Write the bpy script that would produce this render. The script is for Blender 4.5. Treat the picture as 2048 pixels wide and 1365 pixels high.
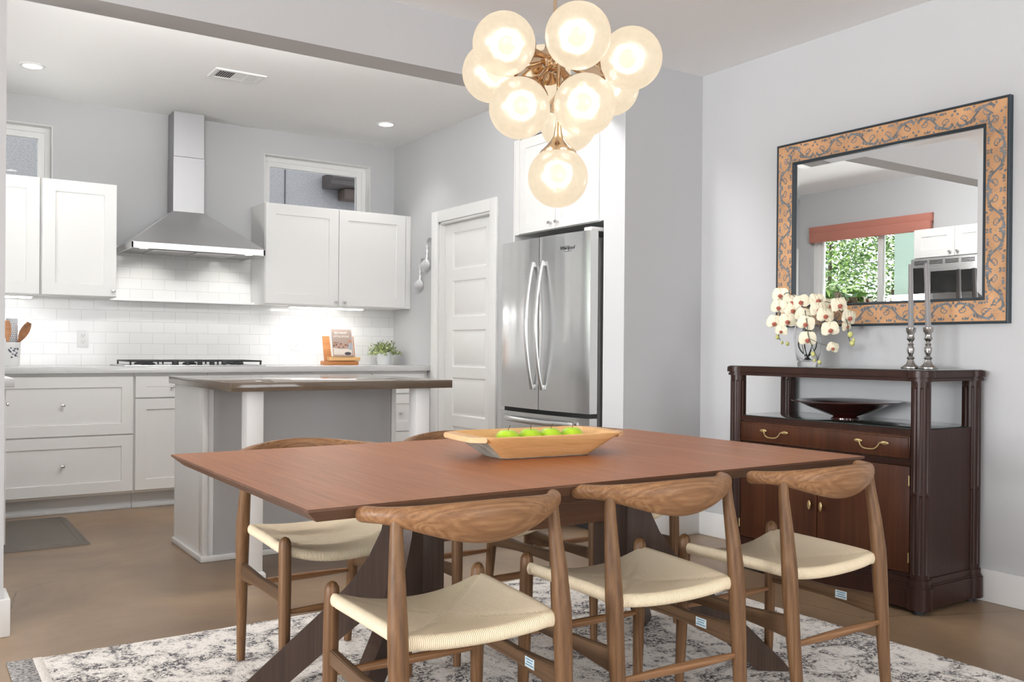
import bpy, bmesh, math, random
from mathutils import Vector, Matrix
PI = math.pi
for o in list(bpy.data.objects):
    bpy.data.objects.remove(o)
scene = bpy.context.scene
COL = scene.collection

# ------------------------------------------------------------------ camera
H = 1.04685
cam_data = bpy.data.cameras.new('camera')
cam = bpy.data.objects.new('camera', cam_data)
COL.objects.link(cam)
cr = Vector((0.828364, -0.560135, 0.007918)); cu = Vector((-0.004959, 0.006801, 0.999965)); cf = Vector((0.560169, 0.828374, -0.002855))
cam.matrix_world = Matrix(((cr.x, cu.x, -cf.x, 0), (cr.y, cu.y, -cf.y, 0), (cr.z, cu.z, -cf.z, H), (0, 0, 0, 1)))
cam_data.sensor_width = 36
cam_data.lens = 1819.74 / 2048 * 36
cam_data.shift_x = -8.17 / 2048
cam_data.shift_y = 21.45 / 2048
cam_data.clip_start = 0.05
scene.camera = cam

# ------------------------------------------------------------------ exposure, world, sun, daylight
vs = scene.view_settings
vs.view_transform = 'Standard'; vs.look = 'None'; vs.gamma = 1; vs.use_curve_mapping = False
vs.exposure = 0.54
scene.cycles.use_denoising = True
scene.cycles.max_bounces = 10; scene.cycles.diffuse_bounces = 6; scene.cycles.glossy_bounces = 5
scene.cycles.transmission_bounces = 8; scene.cycles.transparent_max_bounces = 12
scene.cycles.sample_clamp_indirect = 6.0
scene.cycles.caustics_reflective = False; scene.cycles.caustics_refractive = False

world = bpy.data.worlds.new('world'); scene.world = world; world.use_nodes = True
wn = world.node_tree.nodes; wn['Background'].inputs[0].default_value = (0.90, 0.95, 1.0, 1); wn['Background'].inputs[1].default_value = 2.2

def lamp(name, kind, loc, direction, energy, color=(1, 1, 1), size=None, size_y=None, spot=None, radius=None):
    l = bpy.data.lights.new(name, kind); o = bpy.data.objects.new(name, l); COL.objects.link(o)
    o.location = loc
    o.rotation_euler = Vector(direction).to_track_quat('-Z', 'Y').to_euler()
    l.energy = energy; l.color = color
    if kind == 'AREA':
        if size_y: l.shape = 'RECTANGLE'; l.size = size; l.size_y = size_y
        else: l.shape = 'DISK'; l.size = size
    if spot: l.spot_size = spot; l.spot_blend = 0.6
    if radius is not None and kind in ('SPOT', 'POINT'): l.shadow_soft_size = radius
    return o

sun = lamp('sun', 'SUN', (3, 3, 8), (0.04, -0.72, -0.72), 9.0, (1, 0.95, 0.86)); sun.data.angle = 0.02
# daylight entering through the windows of the living area behind the camera
lamp('daylight_left_a', 'AREA', (-7.48, 2.2, 1.35), (1, 0, 0.95), 340, (0.96, 0.98, 1.0), 2.2, 2.0)
lamp('daylight_left_b', 'AREA', (-7.48, -0.5, 1.35), (1, 0, 0.95), 270, (0.96, 0.98, 1.0), 2.2, 2.0)
lamp('daylight_back_a', 'AREA', (1.9, -3.18, 1.35), (0, 1, 0.5), 42, (0.98, 0.99, 1.0), 2.0, 2.0)
lamp('daylight_back_b', 'AREA', (-1.3, -3.18, 1.35), (0, 1, 0.5), 24, (0.98, 0.99, 1.0), 1.6, 2.0)

# added fill lamp outside the kitchen window, aimed up to brighten the ceiling
lamp('kitchen_window_fill', 'AREA', (-0.95, 5.5, 0.95), (0.80, 0, 0.60), 37, (1.0, 0.99, 0.96), 0.7, 1.3)

# ------------------------------------------------------------------ helpers: materials
MT = {}
def newmat(name):
    m = bpy.data.materials.new(name); m.use_nodes = True
    n = m.node_tree.nodes; l = m.node_tree.links
    return m, n, l, n['Principled BSDF']

def mat(name, color, rough=0.5, metal=0.0, spec=0.5, bump=None, coat=0, trans=0, ior=1.45, emit=None, estr=0, var=None, aniso=0):
    if name in MT: return MT[name]
    m, n, l, b = newmat(name)
    b.inputs['Base Color'].default_value = (*color, 1)
    b.inputs['Roughness'].default_value = rough; b.inputs['Metallic'].default_value = metal
    b.inputs['Specular IOR Level'].default_value = spec
    b.inputs['Coat Weight'].default_value = coat; b.inputs['Coat Roughness'].default_value = 0.08
    b.inputs['Transmission Weight'].default_value = trans; b.inputs['IOR'].default_value = ior
    b.inputs['Anisotropic'].default_value = aniso
    if emit: b.inputs['Emission Color'].default_value = (*emit, 1); b.inputs['Emission Strength'].default_value = estr
    tc = n.new('ShaderNodeTexCoord')
    if bump:
        t = n.new('ShaderNodeTexNoise'); t.inputs['Scale'].default_value = bump[0]; t.inputs['Detail'].default_value = 3
        l.new(tc.outputs['Object'], t.inputs['Vector'])
        bp = n.new('ShaderNodeBump'); bp.inputs['Strength'].default_value = bump[1]; bp.inputs['Distance'].default_value = bump[2] if len(bump) > 2 else 0.002
        l.new(t.outputs['Fac'], bp.inputs['Height']); l.new(bp.outputs['Normal'], b.inputs['Normal'])
    if var:   # (scale, amount) gentle colour variation of the thing itself
        t = n.new('ShaderNodeTexNoise'); t.inputs['Scale'].default_value = var[0]; t.inputs['Detail'].default_value = 4
        l.new(tc.outputs['Object'], t.inputs['Vector'])
        r = n.new('ShaderNodeValToRGB')
        r.color_ramp.elements[0].position = 0.3; r.color_ramp.elements[1].position = 0.7
        r.color_ramp.elements[0].color = (*[c * (1 - var[1]) for c in color], 1)
        r.color_ramp.elements[1].color = (*[min(1, c * (1 + var[1])) for c in color], 1)
        l.new(t.outputs['Fac'], r.inputs['Fac']); l.new(r.outputs['Color'], b.inputs['Base Color'])
    MT[name] = m
    return m

def wood(name, c1, c2, c3, axis='X', scale=1.0, rough=0.4, coat=0.0, rings=6.0, bumps=0.08, spec=0.32):
    """grain streaks along one object axis"""
    if name in MT: return MT[name]
    m, n, l, b = newmat(name)
    tc = n.new('ShaderNodeTexCoord'); mp = n.new('ShaderNodeMapping')
    s = {'X': (0.28, 9, 9), 'Y': (9, 0.28, 9), 'Z': (9, 9, 0.28)}[axis]
    mp.inputs['Scale'].default_value = [q * scale for q in s]
    l.new(tc.outputs['Object'], mp.inputs['Vector'])
    n1 = n.new('ShaderNodeTexNoise'); n1.inputs['Scale'].default_value = 1.2; n1.inputs['Detail'].default_value = 1.5; n1.inputs['Distortion'].default_value = 0.5
    l.new(mp.outputs['Vector'], n1.inputs['Vector'])
    mul = n.new('ShaderNodeMath'); mul.operation = 'MULTIPLY'; mul.inputs[1].default_value = rings * 6.28
    l.new(n1.outputs['Fac'], mul.inputs[0])
    sn = n.new('ShaderNodeMath'); sn.operation = 'SINE'; l.new(mul.outputs[0], sn.inputs[0])
    n2 = n.new('ShaderNodeTexNoise'); n2.inputs['Scale'].default_value = 14; n2.inputs['Detail'].default_value = 5; n2.inputs['Roughness'].default_value = 0.7
    l.new(mp.outputs['Vector'], n2.inputs['Vector'])
    r = n.new('ShaderNodeValToRGB')
    r.color_ramp.elements[0].color = (*c1, 1); r.color_ramp.elements[0].position = 0.05
    r.color_ramp.elements[1].color = (*c3, 1); r.color_ramp.elements[1].position = 0.95
    e = r.color_ramp.elements.new(0.5); e.color = (*c2, 1)
    a = n.new('ShaderNodeMath'); a.operation = 'MULTIPLY_ADD'; a.inputs[1].default_value = 0.13; a.inputs[2].default_value = 0.0
    l.new(sn.outputs[0], a.inputs[0])
    ad = n.new('ShaderNodeMath'); ad.operation = 'ADD'; l.new(a.outputs[0], ad.inputs[0]); l.new(n2.outputs['Fac'], ad.inputs[1])
    l.new(ad.outputs[0], r.inputs['Fac']); l.new(r.outputs['Color'], b.inputs['Base Color'])
    bp = n.new('ShaderNodeBump'); bp.inputs['Strength'].default_value = bumps; bp.inputs['Distance'].default_value = 0.001
    l.new(n2.outputs['Fac'], bp.inputs['Height']); l.new(bp.outputs['Normal'], b.inputs['Normal'])
    b.inputs['Roughness'].default_value = rough; b.inputs['Coat Weight'].default_value = coat; b.inputs['Coat Roughness'].default_value = 0.12; b.inputs['Specular IOR Level'].default_value = spec
    MT[name] = m
    return m

WALL = mat('wall_paint', (0.52, 0.525, 0.535), 0.85, bump=(160, 0.25, 0.001))
CEIL = mat('ceiling_paint', (0.90, 0.90, 0.90), 0.9, bump=(120, 0.2, 0.001))
TRIM = mat('trim_white', (0.80, 0.80, 0.79), 0.35)
CAB = mat('cabinet_white', (0.76, 0.757, 0.745), 0.38)
CABG = mat('island_grey_panel', (0.50, 0.505, 0.51), 0.5)
CHROME = mat('chrome', (0.62, 0.62, 0.62), 0.18, 1.0)
STEEL = mat('brushed_steel', (0.70, 0.705, 0.71), 0.26, 1.0, aniso=0.6)
def brushed():
    m, n, l, b = newmat('fridge_steel')
    b.inputs['Base Color'].default_value = (0.66, 0.665, 0.67, 1); b.inputs['Metallic'].default_value = 1; b.inputs['Roughness'].default_value = 0.22
    tc = n.new('ShaderNodeTexCoord'); mp = n.new('ShaderNodeMapping'); mp.inputs['Scale'].default_value = (4, 7, 0.7); l.new(tc.outputs['Object'], mp.inputs['Vector'])
    t = n.new('ShaderNodeTexNoise'); t.inputs['Scale'].default_value = 1.0; t.inputs['Detail'].default_value = 1.0; l.new(mp.outputs['Vector'], t.inputs['Vector'])
    bp = n.new('ShaderNodeBump'); bp.inputs['Strength'].default_value = 0.35; bp.inputs['Distance'].default_value = 0.02
    l.new(t.outputs['Fac'], bp.inputs['Height']); l.new(bp.outputs['Normal'], b.inputs['Normal']); return m
FSTEEL = brushed()
DSTEEL = mat('dark_steel_side', (0.20, 0.20, 0.205), 0.45, 0.6)
BLACK = mat('black_iron', (0.02, 0.02, 0.022), 0.5)
DARK = mat('dark_gap', (0.03, 0.03, 0.03), 0.6)
BRASS = mat('brass', (0.66, 0.50, 0.35), 0.12, 1.0)
OBRASS = mat('old_brass', (0.62, 0.47, 0.24), 0.28, 1.0)
PEWTER = mat('pewter', (0.42, 0.41, 0.40), 0.22, 1.0)
WHITEP = mat('white_plastic', (0.82, 0.82, 0.82), 0.4)
def pane_mat():
    m = bpy.data.materials.new('window_glass'); m.use_nodes = True; n = m.node_tree.nodes; l = m.node_tree.links
    n.remove(n['Principled BSDF']); t = n.new('ShaderNodeBsdfTransparent'); g = n.new('ShaderNodeBsdfGlossy'); g.inputs['Roughness'].default_value = 0.0
    f = n.new('ShaderNodeFresnel'); f.inputs[0].default_value = 1.25; x = n.new('ShaderNodeMixShader')
    l.new(f.outputs[0], x.inputs[0]); l.new(t.outputs[0], x.inputs[1]); l.new(g.outputs[0], x.inputs[2]); l.new(x.outputs[0], n['Material Output'].inputs[0]); return m
GLASS = pane_mat()
WALN = dict(c1=(0.135, 0.062, 0.026), c2=(0.245, 0.122, 0.055), c3=(0.39, 0.215, 0.105))
WALX = wood('walnut_rail', axis='X', rings=22.0, rough=0.42, bumps=0.05, **WALN)
WALZ = wood('walnut_leg', (0.068, 0.031, 0.013), (0.155, 0.078, 0.034), (0.26, 0.14, 0.064), axis='Z', rings=12.0, rough=0.45, bumps=0.05)
WALY = wood('walnut_stretcher', (0.055, 0.030, 0.015), (0.115, 0.065, 0.034), (0.185, 0.108, 0.058), axis='Y', rings=6.0, rough=0.45, bumps=0.05)
TABT = wood('walnut_table_top', (0.23, 0.080, 0.032), (0.39, 0.150, 0.060), (0.53, 0.235, 0.105), axis='Y', scale=0.9, rings=1.5, rough=0.36, bumps=0.04, spec=0.22)
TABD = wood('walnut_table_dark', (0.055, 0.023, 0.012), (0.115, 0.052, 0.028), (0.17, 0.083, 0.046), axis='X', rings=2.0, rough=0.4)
TABZ = wood('walnut_table_post', (0.024, 0.013, 0.009), (0.052, 0.031, 0.022), (0.085, 0.052, 0.037), axis='Z', rings=2.0, rough=0.4)
MAHZ = wood('mahogany_upright', (0.012, 0.004, 0.003), (0.032, 0.010, 0.006), (0.06, 0.02, 0.011), axis='Z', scale=0.8, rings=1.5, rough=0.34)
MAHY = wood('mahogany_panel', (0.028, 0.009, 0.004), (0.066, 0.021, 0.009), (0.115, 0.040, 0.016), axis='Z', scale=0.35, rings=2.2, rough=0.34)
MAHS = wood('mahogany_side', (0.085, 0.036, 0.014), (0.125, 0.056, 0.023), (0.17, 0.078, 0.035), axis='Z', scale=0.4, rings=1.0, rough=0.4)
OAK = wood('stand_wood', (0.38, 0.14, 0.045), (0.52, 0.22, 0.08), (0.64, 0.33, 0.14), axis='X', rings=1.5, rough=0.45)
DOUGH = wood('dough_bowl_wood', (0.54, 0.285, 0.115), (0.72, 0.43, 0.185), (0.82, 0.53, 0.265), axis='X', scale=1.5, rings=2.0, rough=0.6, bumps=0.25)

def floor_mat():
    m, n, l, b = newmat('stained_concrete')
    tc = n.new('ShaderNodeTexCoord')
    a = n.new('ShaderNodeTexNoise'); a.inputs['Scale'].default_value = 1.1; a.inputs['Detail'].default_value = 8; a.inputs['Roughness'].default_value = 0.62; a.inputs['Distortion'].default_value = 0.5
    l.new(tc.outputs['Object'], a.inputs['Vector'])
    r = n.new('ShaderNodeValToRGB'); e = r.color_ramp.elements
    e[0].position = 0.32; e[0].color = (0.155, 0.100, 0.062, 1); e[1].position = 0.70; e[1].color = (0.35, 0.240, 0.145, 1)
    k = e.new(0.52); k.color = (0.25, 0.168, 0.102, 1)
    l.new(a.outputs['Fac'], r.inputs['Fac'])
    # hairline cracks
    nz = n.new('ShaderNodeTexNoise'); nz.inputs['Scale'].default_value = 6; nz.inputs['Detail'].default_value = 5
    l.new(tc.outputs['Object'], nz.inputs['Vector'])
    mx = n.new('ShaderNodeMix'); mx.data_type = 'VECTOR'; mx.inputs['Factor'].default_value = 0.06
    l.new(tc.outputs['Object'], mx.inputs[4]); l.new(nz.outputs['Color'], mx.inputs[5])
    v = n.new('ShaderNodeTexVoronoi'); v.feature = 'DISTANCE_TO_EDGE'; v.inputs['Scale'].default_value = 0.55
    l.new(mx.outputs[1], v.inputs['Vector'])
    lt = n.new('ShaderNodeMath'); lt.operation = 'LESS_THAN'; lt.inputs[1].default_value = 0.0011
    l.new(v.outputs['Distance'], lt.inputs[0])
    n3 = n.new('ShaderNodeTexNoise'); n3.inputs['Scale'].default_value = 1.7; l.new(tc.outputs['Object'], n3.inputs['Vector'])
    gt = n.new('ShaderNodeMath'); gt.operation = 'GREATER_THAN'; gt.inputs[1].default_value = 0.5; l.new(n3.outputs['Fac'], gt.inputs[0])
    ml = n.new('ShaderNodeMath'); ml.operation = 'MULTIPLY'; l.new(lt.outputs[0], ml.inputs[0]); l.new(gt.outputs[0], ml.inputs[1])
    mc = n.new('ShaderNodeMix'); mc.data_type = 'RGBA'; mc.inputs[7].default_value = (0.06, 0.042, 0.03, 1)
    l.new(ml.outputs[0], mc.inputs['Factor']); l.new(r.outputs['Color'], mc.inputs[6]); l.new(mc.outputs[2], b.inputs['Base Color'])
    b.inputs['Roughness'].default_value = 0.30; b.inputs['Specular IOR Level'].default_value = 0.45
    f = n.new('ShaderNodeTexNoise'); f.inputs['Scale'].default_value = 30; f.inputs['Detail'].default_value = 4; l.new(tc.outputs['Object'], f.inputs['Vector'])
    bp = n.new('ShaderNodeBump'); bp.inputs['Strength'].default_value = 0.08; bp.inputs['Distance'].default_value = 0.004
    l.new(f.outputs['Fac'], bp.inputs['Height']); l.new(bp.outputs['Normal'], b.inputs['Normal'])
    return m
FLOOR = floor_mat()

def rug_mat():
    m, n, l, b = newmat('rug_pile')
    tc = n.new('ShaderNodeTexCoord')
    def noise(s, d, rgh=0.5, dist=0.0):
        t = n.new('ShaderNodeTexNoise'); t.inputs['Scale'].default_value = s; t.inputs['Detail'].default_value = d
        t.inputs['Roughness'].default_value = rgh; t.inputs['Distortion'].default_value = dist
        l.new(tc.outputs['Object'], t.inputs['Vector']); return t
    def ramp(src, p0, p1):
        q = n.new('ShaderNodeMapRange'); q.inputs[1].default_value = p0; q.inputs[2].default_value = p1
        l.new(src, q.inputs[0]); return q.outputs[0]
    def op(kind, a, c):
        q = n.new('ShaderNodeMath'); q.operation = kind
        for i, x in enumerate((a, c)):
            if isinstance(x, (int, float)): q.inputs[i].default_value = x
            else: l.new(x, q.inputs[i])
        return q.outputs[0]
    big = noise(5.5, 3, 0.55, 1.6)                               # faded damask shapes
    vor = n.new('ShaderNodeTexVoronoi'); vor.inputs['Scale'].default_value = 7; vor.feature = 'DISTANCE_TO_EDGE'; vor.inputs['Randomness'].default_value = 0.55
    dn = noise(4, 2); mv = n.new('ShaderNodeMix'); mv.data_type = 'VECTOR'; mv.inputs['Factor'].default_value = 0.10
    l.new(tc.outputs['Object'], mv.inputs[4]); l.new(dn.outputs['Color'], mv.inputs[5]); l.new(mv.outputs[1], vor.inputs['Vector'])
    edge = ramp(vor.outputs['Distance'], 0.16, 0.03)
    mask = op('MAXIMUM', ramp(big.outputs['Fac'], 0.50, 0.58), op('MULTIPLY', edge, ramp(big.outputs['Fac'], 0.40, 0.47)))
    fine = noise(95, 2, 0.6, 0.8)
    speck = ramp(fine.outputs['Fac'], 0.46, 0.54)
    base = ramp(noise(60, 2, 0.6, 0.6).outputs['Fac'], 0.56, 0.68)
    fac = op('MAXIMUM', op('MULTIPLY', mask, speck), op('MULTIPLY', base, 0.5))
    tint = n.new('ShaderNodeMix'); tint.data_type = 'RGBA'
    tint.inputs[6].default_value = (0.17, 0.135, 0.115, 1); tint.inputs[7].default_value = (0.13, 0.145, 0.18, 1)
    l.new(noise(2.2, 2).outputs['Fac'], tint.inputs['Factor'])
    mc = n.new('ShaderNodeMix'); mc.data_type = 'RGBA'; mc.inputs[6].default_value = (0.85, 0.81, 0.76, 1)
    l.new(fac, mc.inputs['Factor']); l.new(tint.outputs[2], mc.inputs[7]); l.new(mc.outputs[2], b.inputs['Base Color'])
    b.inputs['Roughness'].default_value = 0.95; b.inputs['Specular IOR Level'].default_value = 0.1
    hgt = op('SUBTRACT', noise(70, 3, 0.7, 0.5).outputs['Fac'], op('MULTIPLY', fac, 0.6))
    bp = n.new('ShaderNodeBump'); bp.inputs['Strength'].default_value = 0.9; bp.inputs['Distance'].default_value = 0.008
    l.new(hgt, bp.inputs['Height']); l.new(bp.outputs['Normal'], b.inputs['Normal'])
    return m
RUG = rug_mat()
RUGB = mat('rug_border', (0.33, 0.32, 0.31), 0.95, bump=(120, 0.9, 0.006), var=(110, 0.75))
RUGW = mat('rug_ivory_line', (0.74, 0.70, 0.65), 0.95, bump=(120, 0.9, 0.006))

def cord_mat():
    m, n, l, b = newmat('paper_cord')
    uv = n.new('ShaderNodeUVMap'); sp = n.new('ShaderNodeSeparateXYZ'); l.new(uv.outputs['UV'], sp.inputs[0])
    mu = n.new('ShaderNodeMath'); mu.operation = 'MULTIPLY'; mu.inputs[1].default_value = 2 * PI / 0.0045; l.new(sp.outputs[0], mu.inputs[0])
    sn = n.new('ShaderNodeMath'); sn.operation = 'SINE'; l.new(mu.outputs[0], sn.inputs[0])
    tc = n.new('ShaderNodeTexCoord'); nz = n.new('ShaderNodeTexNoise'); nz.inputs['Scale'].default_value = 90; l.new(tc.outputs['Object'], nz.inputs['Vector'])
    r = n.new('ShaderNodeMapRange'); r.inputs[1].default_value = -1; r.inputs[2].default_value = 0.1; l.new(sn.outputs[0], r.inputs[0])
    mc = n.new('ShaderNodeMix'); mc.data_type = 'RGBA'; mc.inputs[6].default_value = (0.66, 0.50, 0.32, 1); mc.inputs[7].default_value = (0.98, 0.86, 0.64, 1)
    l.new(r.outputs[0], mc.inputs['Factor']); l.new(mc.outputs[2], b.inputs['Base Color'])
    ad = n.new('ShaderNodeMath'); ad.operation = 'ADD'; l.new(sn.outputs[0], ad.inputs[0]); l.new(nz.outputs['Fac'], ad.inputs[1])
    bp = n.new('ShaderNodeBump'); bp.inputs['Strength'].default_value = 0.55; bp.inputs['Distance'].default_value = 0.0015
    l.new(ad.outputs[0], bp.inputs['Height']); l.new(bp.outputs['Normal'], b.inputs['Normal'])
    b.inputs['Roughness'].default_value = 0.75; b.inputs['Specular IOR Level'].default_value = 0.25
    return m
CORD = cord_mat()

def tile_mat():
    m, n, l, b = newmat('subway_tile')
    tc = n.new('ShaderNodeTexCoord'); sp = n.new('ShaderNodeSeparateXYZ'); l.new(tc.outputs['Object'], sp.inputs[0])
    cb = n.new('ShaderNodeCombineXYZ'); l.new(sp.outputs[0], cb.inputs[0]); l.new(sp.outputs[2], cb.inputs[1])
    br = n.new('ShaderNodeTexBrick'); br.inputs['Scale'].default_value = 1.0
    br.inputs['Brick Width'].default_value = 0.154; br.inputs['Row Height'].default_value = 0.0765; br.inputs['Mortar Size'].default_value = 0.0012
    br.inputs['Color1'].default_value = (0.74, 0.74, 0.735, 1); br.inputs['Color2'].default_value = (0.71, 0.71, 0.705, 1); br.inputs['Mortar'].default_value = (0.52, 0.52, 0.51, 1)
    l.new(cb.outputs[0], br.inputs['Vector']); l.new(br.outputs['Color'], b.inputs['Base Color'])
    iv = n.new('ShaderNodeMath'); iv.operation = 'SUBTRACT'; iv.inputs[0].default_value = 1; l.new(br.outputs['Fac'], iv.inputs[1])
    nz = n.new('ShaderNodeTexNoise'); nz.inputs['Scale'].default_value = 9; l.new(tc.outputs['Object'], nz.inputs['Vector'])
    ad = n.new('ShaderNodeMath'); ad.operation = 'MULTIPLY_ADD'; ad.inputs[1].default_value = 1.0; l.new(nz.outputs['Fac'], ad.inputs[0]); l.new(iv.outputs[0], ad.inputs[2])
    bp = n.new('ShaderNodeBump'); bp.inputs['Strength'].default_value = 0.35; bp.inputs['Distance'].default_value = 0.0015
    l.new(ad.outputs[0], bp.inputs['Height']); l.new(bp.outputs['Normal'], b.inputs['Normal'])
    b.inputs['Roughness'].default_value = 0.12
    return m
TILE = tile_mat()

def speckle(name, base, dark, rough, scale=260, p=(0.60, 0.72)):
    m, n, l, b = newmat(name)
    tc = n.new('ShaderNodeTexCoord'); t = n.new('ShaderNodeTexNoise'); t.inputs['Scale'].default_value = scale; t.inputs['Detail'].default_value = 3
    l.new(tc.outputs['Object'], t.inputs['Vector'])
    r = n.new('ShaderNodeValToRGB'); r.color_ramp.elements[0].position = p[0]; r.color_ramp.elements[1].position = p[1]
    r.color_ramp.elements[0].color = (*base, 1); r.color_ramp.elements[1].color = (*dark, 1)
    l.new(t.outputs['Fac'], r.inputs['Fac']); l.new(r.outputs['Color'], b.inputs['Base Color'])
    b.inputs['Roughness'].default_value = rough
    return m
GRAN = speckle('white_quartz', (0.64, 0.64, 0.64), (0.40, 0.40, 0.41), 0.15)
QBRN = speckle('taupe_quartz', (0.125, 0.092, 0.066), (0.16, 0.12, 0.09), 0.06)
STUC = speckle('grey_stucco', (0.25, 0.245, 0.25), (0.18, 0.175, 0.18), 0.95, 130, (0.42, 0.6))

def lampmat(name, color, strength):
    m = bpy.data.materials.new(name); m.use_nodes = True; n = m.node_tree.nodes; l = m.node_tree.links
    n.remove(n['Principled BSDF']); e = n.new('ShaderNodeEmission'); e.inputs[0].default_value = (*color, 1); e.inputs[1].default_value = strength
    l.new(e.outputs[0], n['Material Output'].inputs[0]); return m
LED = lampmat('led_light', (1, 0.98, 0.95), 14)
BULB = lampmat('bulb_light', (1.0, 0.93, 0.80), 1.7)
def globe_mat():
    m = bpy.data.materials.new('frosted_globe'); m.use_nodes = True; n = m.node_tree.nodes; l = m.node_tree.links
    n.remove(n['Principled BSDF'])
    e = n.new('ShaderNodeEmission'); e.inputs[0].default_value = (1.0, 0.84, 0.62, 1); e.inputs[1].default_value = 0.62
    rf = n.new('ShaderNodeBsdfRefraction'); rf.inputs['Color'].default_value = (0.12, 0.105, 0.085, 1); rf.inputs['Roughness'].default_value = 0.68; rf.inputs['IOR'].default_value = 1.12
    gl = n.new('ShaderNodeBsdfGlossy'); gl.inputs['Roughness'].default_value = 0.25; gl.inputs['Color'].default_value = (1, 1, 1, 1)
    mx = n.new('ShaderNodeMixShader'); mx.inputs[0].default_value = 0.06; l.new(rf.outputs[0], mx.inputs[1]); l.new(gl.outputs[0], mx.inputs[2])
    tr = n.new('ShaderNodeBsdfTransparent'); m2 = n.new('ShaderNodeMixShader'); m2.inputs[0].default_value = 0.08
    l.new(mx.outputs[0], m2.inputs[1]); l.new(tr.outputs[0], m2.inputs[2])
    ad = n.new('ShaderNodeAddShader'); l.new(e.outputs[0], ad.inputs[0]); l.new(m2.outputs[0], ad.inputs[1])
    tc = n.new('ShaderNodeTexCoord'); nz = n.new('ShaderNodeTexNoise'); nz.inputs['Scale'].default_value = 60; nz.inputs['Detail'].default_value = 4
    l.new(tc.outputs['Object'], nz.inputs['Vector'])
    mr = n.new('ShaderNodeMapRange'); mr.inputs[3].default_value = 0.45; mr.inputs[4].default_value = 0.56; l.new(nz.outputs['Fac'], mr.inputs[0]); l.new(mr.outputs[0], e.inputs[1])
    l.new(ad.outputs[0], n['Material Output'].inputs[0]); return m
GLOBE = globe_mat()

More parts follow.
